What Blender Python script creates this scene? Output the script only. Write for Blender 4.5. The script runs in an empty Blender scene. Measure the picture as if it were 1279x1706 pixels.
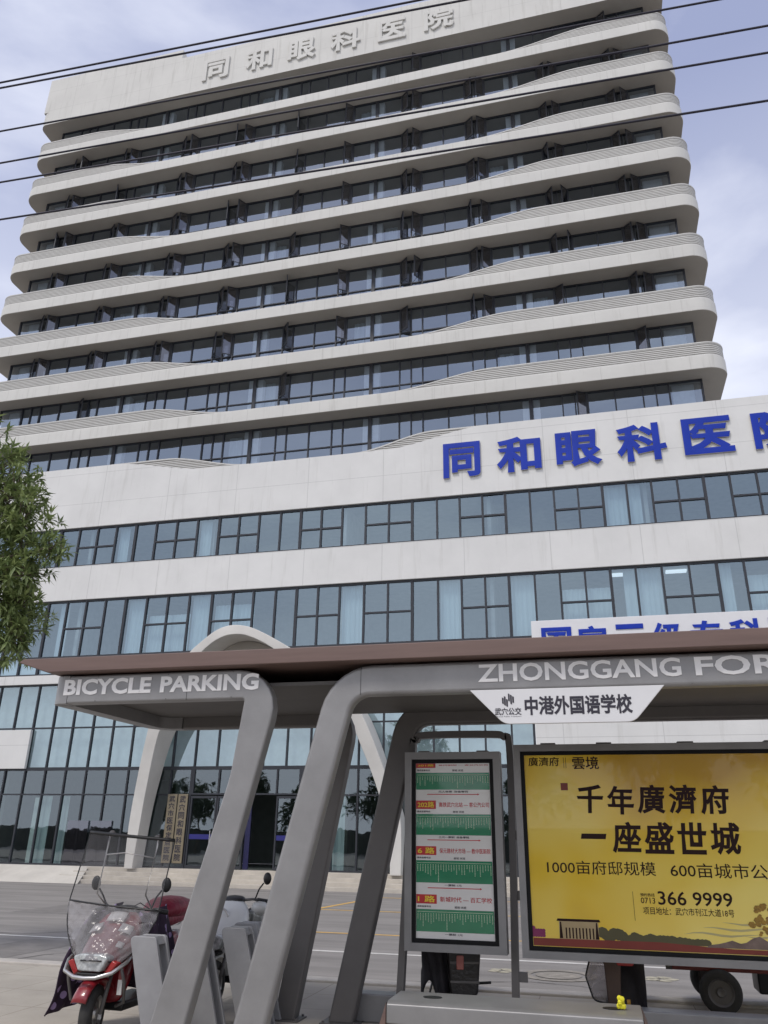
import bpy, bmesh, math, random
from mathutils import Vector, Matrix
R_ = math.radians
random.seed(7)
scene = bpy.context.scene
col = scene.collection

# ------------------------------------------------------------------ camera
cam_d = bpy.data.cameras.new('camera')
cam_d.sensor_width = 36.0
cam_d.lens = 36.0 * 1322.5 / 1706.0
cam_d.clip_start = 0.05
cam_d.clip_end = 3000.0
cam = bpy.data.objects.new('camera', cam_d)
col.objects.link(cam)
r_ = Vector((0.96922482, 0.24578527, 0.01388672))
u_ = Vector((0.080829, -0.3710074, 0.9251055))
f_ = Vector((-0.23252938, 0.89551276, 0.37945616))
m = Matrix.Identity(4)
for i in range(3):
    m[i][0] = r_[i]; m[i][1] = u_[i]; m[i][2] = -f_[i]; m[i][3] = (0, 0, 1.6)[i]
cam.matrix_world = m
scene.camera = cam

# ------------------------------------------------------------------ world, sun, exposure
SUN_EL, SUN_AZ = R_(56), R_(205)          # azimuth from +Y, clockwise seen from above: behind and left of the camera
world = bpy.data.worlds.new('World'); scene.world = world; world.use_nodes = True
nt = world.node_tree; nt.nodes.clear()
def N(t, kind, **kw):
    n = t.nodes.new(kind)
    for k, v in kw.items():
        setattr(n, k, v)
    return n
sky = N(nt, 'ShaderNodeTexSky', sky_type='NISHITA', sun_disc=False, sun_elevation=SUN_EL, sun_rotation=SUN_AZ)
sky.air_density = 1.0; sky.dust_density = 2.0
tc = N(nt, 'ShaderNodeTexCoord')
mp = N(nt, 'ShaderNodeMapping'); mp.inputs['Scale'].default_value = (1.0, 1.0, 2.2); mp.inputs['Location'].default_value = (0.35, 0.2, 0.1)
nz = N(nt, 'ShaderNodeTexNoise'); nz.inputs['Scale'].default_value = 1.7; nz.inputs['Detail'].default_value = 7; nz.inputs['Roughness'].default_value = 0.52; nz.inputs['Distortion'].default_value = 0.3
rp = N(nt, 'ShaderNodeValToRGB'); rp.color_ramp.elements[0].position = 0.46; rp.color_ramp.elements[1].position = 0.80
sep = N(nt, 'ShaderNodeSeparateXYZ')
mr = N(nt, 'ShaderNodeMapRange'); mr.inputs['From Min'].default_value = 0.75; mr.inputs['From Max'].default_value = 0.15; mr.inputs['To Min'].default_value = 0.0; mr.inputs['To Max'].default_value = 0.95
ad = N(nt, 'ShaderNodeMath', operation='ADD'); ad.use_clamp = True
hz = N(nt, 'ShaderNodeMixRGB'); hz.inputs['Fac'].default_value = 0.72; hz.inputs['Color2'].default_value = (3.05, 3.35, 5.0, 1)
mx = N(nt, 'ShaderNodeMixRGB'); mx.inputs['Color2'].default_value = (7.8, 8.0, 8.7, 1)
bg = N(nt, 'ShaderNodeBackground'); bg.inputs['Strength'].default_value = 0.1
wo = N(nt, 'ShaderNodeOutputWorld')
L = nt.links.new
L(tc.outputs['Generated'], mp.inputs['Vector']); L(mp.outputs['Vector'], nz.inputs['Vector'])
L(nz.outputs['Fac'], rp.inputs['Fac'])
L(tc.outputs['Generated'], sep.inputs[0]); L(sep.outputs['Z'], mr.inputs['Value'])
L(rp.outputs['Color'], ad.inputs[0]); L(mr.outputs['Result'], ad.inputs[1])
L(sky.outputs['Color'], hz.inputs['Color1']); L(hz.outputs['Color'], mx.inputs['Color1'])
L(ad.outputs[0], mx.inputs['Fac'])
L(mx.outputs['Color'], bg.inputs['Color']); L(bg.outputs['Background'], wo.inputs['Surface'])

sun_d = bpy.data.lights.new('sun', 'SUN'); sun_d.energy = 1.3; sun_d.angle = R_(14); sun_d.color = (1.0, 0.95, 0.88)
sun = bpy.data.objects.new('sun', sun_d); col.objects.link(sun)
sdir = Vector((math.sin(SUN_AZ) * math.cos(SUN_EL), math.cos(SUN_AZ) * math.cos(SUN_EL), math.sin(SUN_EL)))
sun.rotation_euler = sdir.to_track_quat('Z', 'Y').to_euler()
scene.view_settings.view_transform = 'Standard'
scene.view_settings.look = 'None'
scene.view_settings.exposure = 0.55
scene.view_settings.gamma = 1.0
scene.cycles.use_denoising = True
scene.cycles.max_bounces = 10
scene.cycles.transparent_max_bounces = 24

# ------------------------------------------------------------------ materials
def mat(name, color, rough=0.6, metal=0.0, var=0.12, scale=3.0, bump=0.0, bscale=None, spec=0.5, streak=None, coat=0.0):
    ma = bpy.data.materials.new(name); ma.use_nodes = True
    t = ma.node_tree; b = t.nodes['Principled BSDF']
    b.inputs['Roughness'].default_value = rough; b.inputs['Metallic'].default_value = metal
    b.inputs['Specular IOR Level'].default_value = spec
    b.inputs['Coat Weight'].default_value = coat
    g = N(t, 'ShaderNodeNewGeometry')
    mpn = N(t, 'ShaderNodeMapping')
    if streak: mpn.inputs['Scale'].default_value = streak
    n = N(t, 'ShaderNodeTexNoise'); n.inputs['Scale'].default_value = scale; n.inputs['Detail'].default_value = 6; n.inputs['Roughness'].default_value = 0.6
    t.links.new(g.outputs['Position'], mpn.inputs['Vector']); t.links.new(mpn.outputs['Vector'], n.inputs['Vector'])
    rr = N(t, 'ShaderNodeValToRGB')
    lo = [max(0, c * (1 - var)) for c in color]; hi = [min(1, c * (1 + var)) for c in color]
    rr.color_ramp.elements[0].position = 0.3; rr.color_ramp.elements[1].position = 0.7
    rr.color_ramp.elements[0].color = (*lo, 1); rr.color_ramp.elements[1].color = (*hi, 1)
    t.links.new(n.outputs['Fac'], rr.inputs['Fac']); t.links.new(rr.outputs['Color'], b.inputs['Base Color'])
    if bump:
        n2 = N(t, 'ShaderNodeTexNoise'); n2.inputs['Scale'].default_value = bscale or scale * 12; n2.inputs['Detail'].default_value = 4
        t.links.new(g.outputs['Position'], n2.inputs['Vector'])
        bp = N(t, 'ShaderNodeBump'); bp.inputs['Strength'].default_value = bump; bp.inputs['Distance'].default_value = 0.02
        t.links.new(n2.outputs['Fac'], bp.inputs['Height']); t.links.new(bp.outputs['Normal'], b.inputs['Normal'])
    ma['rr'] = rr.name
    return ma

def wall_mat(name, color, px=3.3, pz=1.52, zoff=0.0, seam=0.80, dirt=0.17):
    """painted render: panel seams, rain streaks, faint blotches"""
    ma = mat(name, color, rough=0.75, var=0.05, scale=0.7, bump=0.08, bscale=9)
    t = ma.node_tree; b = t.nodes['Principled BSDF']; base = t.nodes[ma['rr']]
    g = N(t, 'ShaderNodeNewGeometry'); sp = N(t, 'ShaderNodeSeparateXYZ'); t.links.new(g.outputs['Position'], sp.inputs[0])
    def seams(out, period, off, w):
        a = N(t, 'ShaderNodeMath', operation='ADD'); a.inputs[1].default_value = off
        d = N(t, 'ShaderNodeMath', operation='DIVIDE'); d.inputs[1].default_value = period
        fr = N(t, 'ShaderNodeMath', operation='FRACT'); lt = N(t, 'ShaderNodeMath', operation='LESS_THAN'); lt.inputs[1].default_value = w / period
        t.links.new(out, a.inputs[0]); t.links.new(a.outputs[0], d.inputs[0]); t.links.new(d.outputs[0], fr.inputs[0]); t.links.new(fr.outputs[0], lt.inputs[0])
        return lt
    sx = seams(sp.outputs['X'], px, 100.0, 0.03); sz = seams(sp.outputs['Z'], pz, 100.0 + zoff, 0.025)
    mxs = N(t, 'ShaderNodeMath', operation='MAXIMUM'); t.links.new(sx.outputs[0], mxs.inputs[0]); t.links.new(sz.outputs[0], mxs.inputs[1])
    mp2 = N(t, 'ShaderNodeMapping'); mp2.inputs['Scale'].default_value = (2.2, 2.2, 0.16)
    n = N(t, 'ShaderNodeTexNoise'); n.inputs['Scale'].default_value = 2.0; n.inputs['Detail'].default_value = 5; n.inputs['Roughness'].default_value = 0.65
    t.links.new(g.outputs['Position'], mp2.inputs['Vector']); t.links.new(mp2.outputs['Vector'], n.inputs['Vector'])
    r2 = N(t, 'ShaderNodeMapRange'); r2.inputs['From Min'].default_value = 0.55; r2.inputs['From Max'].default_value = 0.8; r2.inputs['To Max'].default_value = dirt * 2.2
    t.links.new(n.outputs['Fac'], r2.inputs['Value'])
    m1 = N(t, 'ShaderNodeMixRGB', blend_type='MULTIPLY'); m1.inputs['Color2'].default_value = (0.55, 0.54, 0.50, 1)
    t.links.new(r2.outputs['Result'], m1.inputs['Fac']); t.links.new(base.outputs['Color'], m1.inputs['Color1'])
    m2 = N(t, 'ShaderNodeMixRGB', blend_type='MULTIPLY'); m2.inputs['Color2'].default_value = (seam, seam, seam, 1)
    t.links.new(mxs.outputs[0], m2.inputs['Fac']); t.links.new(m1.outputs['Color'], m2.inputs['Color1'])
    t.links.new(m2.outputs['Color'], b.inputs['Base Color'])
    return ma

def glass_mat(name, tint, refl=0.22, wob=0.02, rtint=(0.85, 0.93, 1.0)):
    """coated architectural glass: see-through tint under a fresnel reflection"""
    ma = bpy.data.materials.new(name); ma.use_nodes = True
    t = ma.node_tree; t.nodes.clear()
    out = N(t, 'ShaderNodeOutputMaterial'); mix = N(t, 'ShaderNodeMixShader')
    tr = N(t, 'ShaderNodeBsdfTransparent'); tr.inputs['Color'].default_value = (*tint, 1)
    gl = N(t, 'ShaderNodeBsdfGlossy'); gl.inputs['Roughness'].default_value = 0.015; gl.inputs['Color'].default_value = (*rtint, 1)
    gi = N(t, 'ShaderNodeNewGeometry'); dt = N(t, 'ShaderNodeVectorMath', operation='DOT_PRODUCT')
    t.links.new(gi.outputs['Incoming'], dt.inputs[0]); t.links.new(gi.outputs['Normal'], dt.inputs[1])
    ab = N(t, 'ShaderNodeMath', operation='ABSOLUTE'); t.links.new(dt.outputs['Value'], ab.inputs[0])
    iv = N(t, 'ShaderNodeMath', operation='SUBTRACT'); iv.inputs[0].default_value = 1.0; t.links.new(ab.outputs[0], iv.inputs[1])
    pw = N(t, 'ShaderNodeMath', operation='POWER'); pw.inputs[1].default_value = 4.0; t.links.new(iv.outputs[0], pw.inputs[0])
    mrn = N(t, 'ShaderNodeMapRange'); mrn.inputs['To Min'].default_value = refl; mrn.inputs['To Max'].default_value = 1.0
    t.links.new(pw.outputs[0], mrn.inputs['Value']); t.links.new(mrn.outputs['Result'], mix.inputs['Fac'])
    if wob:
        g = N(t, 'ShaderNodeNewGeometry'); n = N(t, 'ShaderNodeTexNoise'); n.inputs['Scale'].default_value = 1.3; n.inputs['Detail'].default_value = 2
        t.links.new(g.outputs['Position'], n.inputs['Vector'])
        bp = N(t, 'ShaderNodeBump'); bp.inputs['Strength'].default_value = wob; bp.inputs['Distance'].default_value = 0.1
        t.links.new(n.outputs['Fac'], bp.inputs['Height']); t.links.new(bp.outputs['Normal'], gl.inputs['Normal'])
    t.links.new(tr.outputs[0], mix.inputs[1]); t.links.new(gl.outputs[0], mix.inputs[2]); t.links.new(mix.outputs[0], out.inputs[0])
    return ma

def plastic_sheet(name, tint, haze, crinkle=0.5):
    ma = bpy.data.materials.new(name); ma.use_nodes = True
    t = ma.node_tree; t.nodes.clear()
    out = N(t, 'ShaderNodeOutputMaterial'); mix = N(t, 'ShaderNodeMixShader')
    tr = N(t, 'ShaderNodeBsdfTransparent'); tr.inputs['Color'].default_value = (*tint, 1)
    pb = N(t, 'ShaderNodeBsdfPrincipled'); pb.inputs['Base Color'].default_value = (0.45, 0.44, 0.45, 1); pb.inputs['Roughness'].default_value = 0.12
    g = N(t, 'ShaderNodeNewGeometry'); n = N(t, 'ShaderNodeTexNoise'); n.inputs['Scale'].default_value = 4; n.inputs['Detail'].default_value = 2; n.inputs['Distortion'].default_value = 0.8
    t.links.new(g.outputs['Position'], n.inputs['Vector'])
    bp = N(t, 'ShaderNodeBump'); bp.inputs['Strength'].default_value = crinkle; bp.inputs['Distance'].default_value = 0.05
    t.links.new(n.outputs['Fac'], bp.inputs['Height']); t.links.new(bp.outputs['Normal'], pb.inputs['Normal'])
    mrn = N(t, 'ShaderNodeMapRange'); mrn.inputs['From Min'].default_value = 0.35; mrn.inputs['From Max'].default_value = 0.75
    mrn.inputs['To Min'].default_value = haze * 0.7; mrn.inputs['To Max'].default_value = haze * 1.25
    t.links.new(n.outputs['Fac'], mrn.inputs['Value']); t.links.new(mrn.outputs['Result'], mix.inputs['Fac'])
    t.links.new(tr.outputs[0], mix.inputs[1]); t.links.new(pb.outputs[0], mix.inputs[2]); t.links.new(mix.outputs[0], out.inputs[0])
    return ma

def emit_mat(name, color, strength):
    ma = mat(name, color, rough=0.5, var=0.0)
    b = ma.node_tree.nodes['Principled BSDF']
    b.inputs['Emission Color'].default_value = (*color, 1); b.inputs['Emission Strength'].default_value = strength
    return ma

M = {}
M['wall'] = wall_mat('white_render', (0.64, 0.64, 0.625))
M['tower_wall'] = wall_mat('tower_render', (0.585, 0.58, 0.55), px=1.72, pz=60.0, seam=0.88, dirt=0.20)
M['parapet_wall'] = wall_mat('parapet_render', (0.585, 0.58, 0.55), px=2.6, pz=1.62, zoff=0.62, seam=0.86, dirt=0.22)
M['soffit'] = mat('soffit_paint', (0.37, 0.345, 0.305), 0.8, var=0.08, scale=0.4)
M['slat'] = mat('louvre_paint', (0.53, 0.525, 0.50), 0.55, var=0.05)
M['louvre_back'] = mat('louvre_backing_board', (0.20, 0.19, 0.18), 0.9)  # dark grey-beige board behind the slats
M['mullion'] = mat('dark_aluminium', (0.035, 0.038, 0.046), 0.45, metal=0.3, var=0.1)
M['tower_glass'] = glass_mat('tower_glass', (0.66, 0.70, 0.74), refl=0.30, rtint=(0.66, 0.78, 0.94))
M['podium_glass'] = glass_mat('podium_glass', (0.66, 0.76, 0.80), refl=0.27, rtint=(0.62, 0.77, 0.88))
M['spandrel_glass'] = glass_mat('spandrel_glass', (0.60, 0.68, 0.70), refl=0.30, rtint=(0.70, 0.84, 0.90))
M['shop_glass'] = glass_mat('shop_glass', (0.55, 0.64, 0.63), refl=0.19, rtint=(0.72, 0.82, 0.88))
M['casement_glass'] = glass_mat('casement_glass', (0.30, 0.29, 0.30), refl=0.20, rtint=(0.75, 0.78, 0.88))
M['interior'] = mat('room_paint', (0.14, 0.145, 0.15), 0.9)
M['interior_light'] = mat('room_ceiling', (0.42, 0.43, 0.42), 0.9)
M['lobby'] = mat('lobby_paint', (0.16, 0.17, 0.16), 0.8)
M['curtain'] = mat('curtain_cloth', (0.54, 0.61, 0.64), 0.9, var=0.10, scale=1.0, streak=(9, 9, 0.4))
M['column'] = mat('room_column', (0.72, 0.76, 0.77), 0.8)
M['concrete'] = mat('pale_concrete', (0.52, 0.49, 0.44), 0.75, var=0.10, scale=1.2, bump=0.15)
M['arch'] = mat('arch_render', (0.60, 0.585, 0.55), 0.7, var=0.09, scale=0.8, bump=0.1)
M['step'] = mat('step_stone', (0.47, 0.43, 0.37), 0.75, var=0.14, scale=2.0, bump=0.2)
M['asphalt'] = mat('asphalt', (0.235, 0.22, 0.205), 0.88, var=0.22, scale=0.9, bump=0.35, bscale=60, streak=(0.35, 2.2, 1))
M['pave'] = None
M['kerb'] = mat('kerb_stone', (0.44, 0.41, 0.37), 0.8, var=0.12, scale=4)
M['roadwhite'] = mat('road_paint_white', (0.62, 0.60, 0.56), 0.7, var=0.18, scale=9)
M['worn_paint'] = mat('worn_road_paint', (0.40, 0.37, 0.28), 0.8, var=0.3, scale=14)
M['worn_ring'] = mat('worn_iron_ring', (0.27, 0.245, 0.21), 0.8, var=0.25, scale=10)
M['roadyellow'] = mat('road_paint_yellow', (0.62, 0.38, 0.10), 0.7, var=0.2, scale=9)
M['steel'] = mat('grey_powder_coat', (0.255, 0.252, 0.252), 0.40, metal=0.25, var=0.11, scale=3, bump=0.04, bscale=70)
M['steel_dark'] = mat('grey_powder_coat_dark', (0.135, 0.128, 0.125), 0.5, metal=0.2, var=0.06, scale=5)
M['rack'] = mat('rack_grey_paint', (0.30, 0.30, 0.31), 0.45, metal=0.2, var=0.08, scale=6)
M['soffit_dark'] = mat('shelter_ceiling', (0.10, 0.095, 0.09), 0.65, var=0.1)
M['brown'] = mat('brown_cladding', (0.150, 0.098, 0.084), 0.55, var=0.12, scale=2.0, streak=(0.6, 6, 10))
M['letter'] = mat('pale_letter', (0.74, 0.73, 0.72), 0.5, var=0.06, scale=8)
M['blue'] = mat('blue_acrylic', (0.006, 0.032, 0.34), 0.5, var=0.12, scale=0.8, spec=0.25)
M['edge'] = mat('letter_edge', (0.55, 0.52, 0.45), 0.4, metal=0.3)
M['white'] = mat('white_board', (0.66, 0.66, 0.67), 0.35, var=0.03)
M['ink'] = mat('dark_ink', (0.025, 0.022, 0.035), 0.5)
M['black'] = mat('black_plastic', (0.012, 0.012, 0.013), 0.4, var=0.2)
M['bezel'] = mat('black_bezel', (0.006, 0.006, 0.007), 0.6, var=0.2, spec=0.25)
M['rubber'] = mat('tyre_rubber', (0.03, 0.029, 0.028), 0.75, var=0.25, scale=20, bump=0.3)
M['chrome'] = mat('worn_chrome', (0.55, 0.54, 0.53), 0.3, metal=0.9, var=0.1)
M['red'] = mat('red_enamel', (0.20, 0.010, 0.017), 0.33, var=0.25, scale=4, coat=0.6)
M['red_matte'] = mat('red_paint_matt', (0.14, 0.028, 0.028), 0.6, var=0.25, scale=8)
M['maroon'] = mat('maroon_quilt', (0.20, 0.010, 0.030), 0.45, var=0.3, scale=9, bump=0.5, bscale=25)
M['lamp'] = mat('headlamp_lens', (0.42, 0.44, 0.44), 0.12, var=0.4, scale=30, spec=0.9)
M['lamp_red'] = mat('tail_lamp', (0.35, 0.03, 0.03), 0.2)
M['white_paint'] = mat('white_enamel', (0.62, 0.62, 0.60), 0.3, var=0.06, coat=0.4)
M['silver_cover'] = mat('silver_cover', (0.38, 0.39, 0.38), 0.35, metal=0.5, var=0.3, scale=10, bump=0.5, bscale=20)
M['sheet'] = plastic_sheet('clear_sheet', (0.86, 0.86, 0.86), 0.10, 0.15)
M['skirt'] = plastic_sheet('crinkled_sheet', (0.74, 0.72, 0.74), 0.36, 0.5)
M['cloth_black'] = mat('black_cloth', (0.02, 0.018, 0.022), 0.85, var=0.3, scale=10, bump=0.4, bscale=18)
M['poster_white'] = mat('poster_white', (0.72, 0.71, 0.69), 0.25, var=0.03, coat=0.8)
M['poster_red'] = mat('poster_red', (0.50, 0.025, 0.032), 0.3)
M['poster_green'] = mat('poster_green', (0.010, 0.20, 0.09), 0.25, var=0.12, scale=4, coat=0.8)
M['poster_yellow_ink'] = mat('poster_yellow_ink', (0.80, 0.62, 0.04), 0.3)
M['poster_brown_ink'] = mat('poster_brown_ink', (0.022, 0.007, 0.006), 0.5, spec=0.2)
M['pale_ink'] = mat('poster_pale_ink', (0.62, 0.75, 0.55), 0.3)
M['wire'] = mat('wire_rubber', (0.016, 0.015, 0.03), 0.6)
M['bark'] = mat('bark', (0.11, 0.085, 0.06), 0.9, var=0.3, scale=9, bump=0.6, bscale=30)
M['steel_plaque'] = mat('brushed_plaque', (0.22, 0.185, 0.125), 0.4, metal=0.3, var=0.14, scale=3)
M['glow'] = emit_mat('lit_ceiling_panel', (0.9, 0.95, 1.0), 0.7)
M['blue_film'] = mat('blue_door_film', (0.02, 0.02, 0.16), 0.3)
M['toy_yellow'] = mat('yellow_wrapper', (0.75, 0.68, 0.03), 0.4, var=0.25, scale=60)

# ground of the printed poster (uneven gold, darker towards the top)
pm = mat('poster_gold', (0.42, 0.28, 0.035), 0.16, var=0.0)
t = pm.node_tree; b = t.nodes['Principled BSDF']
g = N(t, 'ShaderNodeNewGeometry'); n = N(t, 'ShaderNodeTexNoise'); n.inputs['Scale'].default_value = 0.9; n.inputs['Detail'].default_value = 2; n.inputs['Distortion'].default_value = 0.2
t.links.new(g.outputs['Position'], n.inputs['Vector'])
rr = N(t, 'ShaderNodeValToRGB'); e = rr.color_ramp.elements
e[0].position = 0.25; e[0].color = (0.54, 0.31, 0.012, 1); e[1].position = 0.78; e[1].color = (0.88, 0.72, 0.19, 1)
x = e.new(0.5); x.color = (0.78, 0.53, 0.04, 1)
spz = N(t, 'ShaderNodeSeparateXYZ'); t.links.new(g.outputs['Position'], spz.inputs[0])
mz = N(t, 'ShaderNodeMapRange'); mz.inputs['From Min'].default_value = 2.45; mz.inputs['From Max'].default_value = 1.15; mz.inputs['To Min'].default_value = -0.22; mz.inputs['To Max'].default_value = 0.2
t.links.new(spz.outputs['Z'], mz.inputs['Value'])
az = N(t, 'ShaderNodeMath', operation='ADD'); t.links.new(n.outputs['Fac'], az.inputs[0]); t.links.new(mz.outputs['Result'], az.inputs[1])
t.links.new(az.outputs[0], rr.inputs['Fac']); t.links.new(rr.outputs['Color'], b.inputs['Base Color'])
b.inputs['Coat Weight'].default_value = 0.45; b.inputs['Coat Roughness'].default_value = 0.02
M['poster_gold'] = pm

# dotted apron cloth
am = mat('dotted_apron_cloth', (0.03, 0.014, 0.04), 0.8, var=0.2)
t = am.node_tree; b = t.nodes['Principled BSDF']
g = N(t, 'ShaderNodeNewGeometry'); v = N(t, 'ShaderNodeTexVoronoi'); v.inputs['Scale'].default_value = 10.0
t.links.new(g.outputs['Position'], v.inputs['Vector'])
rr = N(t, 'ShaderNodeValToRGB'); rr.color_ramp.interpolation = 'CONSTANT'
e = rr.color_ramp.elements; e[0].position = 0; e[0].color = (0.34, 0.25, 0.46, 1); e[1].position = 0.30; e[1].color = (0.026, 0.012, 0.034, 1)
t.links.new(v.outputs['Distance'], rr.inputs['Fac']); t.links.new(rr.outputs['Color'], b.inputs['Base Color'])
M['apron'] = am

# pavement slabs
pv = mat('paving', (0.40, 0.365, 0.31), 0.85, var=0.12, scale=1.4, bump=0.2, bscale=40)
t = pv.node_tree; b = t.nodes['Principled BSDF']; base = t.nodes[pv['rr']]
g = N(t, 'ShaderNodeNewGeometry'); bk = N(t, 'ShaderNodeTexBrick'); bk.inputs['Scale'].default_value = 1.0
bk.inputs['Color1'].default_value = (1, 1, 1, 1); bk.inputs['Color2'].default_value = (0.93, 0.93, 0.93, 1); bk.inputs['Mortar'].default_value = (0.6, 0.59, 0.57, 1)
bk.inputs['Mortar Size'].default_value = 0.006; bk.inputs['Brick Width'].default_value = 0.8; bk.inputs['Row Height'].default_value = 0.8; bk.offset = 0.0
t.links.new(g.outputs['Position'], bk.inputs['Vector'])
mm = N(t, 'ShaderNodeMixRGB', blend_type='MULTIPLY'); mm.inputs['Fac'].default_value = 1.0
t.links.new(base.outputs['Color'], mm.inputs['Color1']); t.links.new(bk.outputs['Color'], mm.inputs['Color2']); t.links.new(mm.outputs['Color'], b.inputs['Base Color'])
M['pave'] = pv

def leaf_mat(name, c1, c2):
    ma = mat(name, c1, 0.5, var=0.0)
    t = ma.node_tree; b = t.nodes['Principled BSDF']
    oi = N(t, 'ShaderNodeAttribute'); oi.attribute_name = 'tone'
    rr = N(t, 'ShaderNodeValToRGB'); e = rr.color_ramp.elements
    e[0].color = (*c1, 1); e[1].color = (*c2, 1)
    t.links.new(oi.outputs['Fac'], rr.inputs['Fac']); t.links.new(rr.outputs['Color'], b.inputs['Base Color'])
    tl = N(t, 'ShaderNodeBsdfTranslucent'); t.links.new(rr.outputs['Color'], tl.inputs['Color'])
    mix = N(t, 'ShaderNodeMixShader'); mix.inputs['Fac'].default_value = 0.25
    out = t.nodes['Material Output']
    t.links.new(b.outputs[0], mix.inputs[1]); t.links.new(tl.outputs[0], mix.inputs[2]); t.links.new(mix.outputs[0], out.inputs[0])
    return ma
M['leaf'] = leaf_mat('leaf', (0.085, 0.13, 0.04), (0.34, 0.41, 0.16))
M['leaf_dark'] = leaf_mat('leaf_dark', (0.015, 0.03, 0.012), (0.06, 0.09, 0.03))
M['leaf_bright'] = leaf_mat('leaf_bright', (0.06, 0.10, 0.012), (0.20, 0.25, 0.03))

# ------------------------------------------------------------------ helpers
def tag(o, label=None, cat=None, group=None, kind=None):
    if label: o['label'] = label
    if cat: o['category'] = cat
    if group: o['group'] = group
    if kind: o['kind'] = kind
    return o
def empty(name, loc=(0, 0, 0), rz=0.0):
    o = bpy.data.objects.new(name, None); o.empty_display_size = 0.2
    o.location = loc; o.rotation_euler = (0, 0, rz); col.objects.link(o); return o

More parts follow.
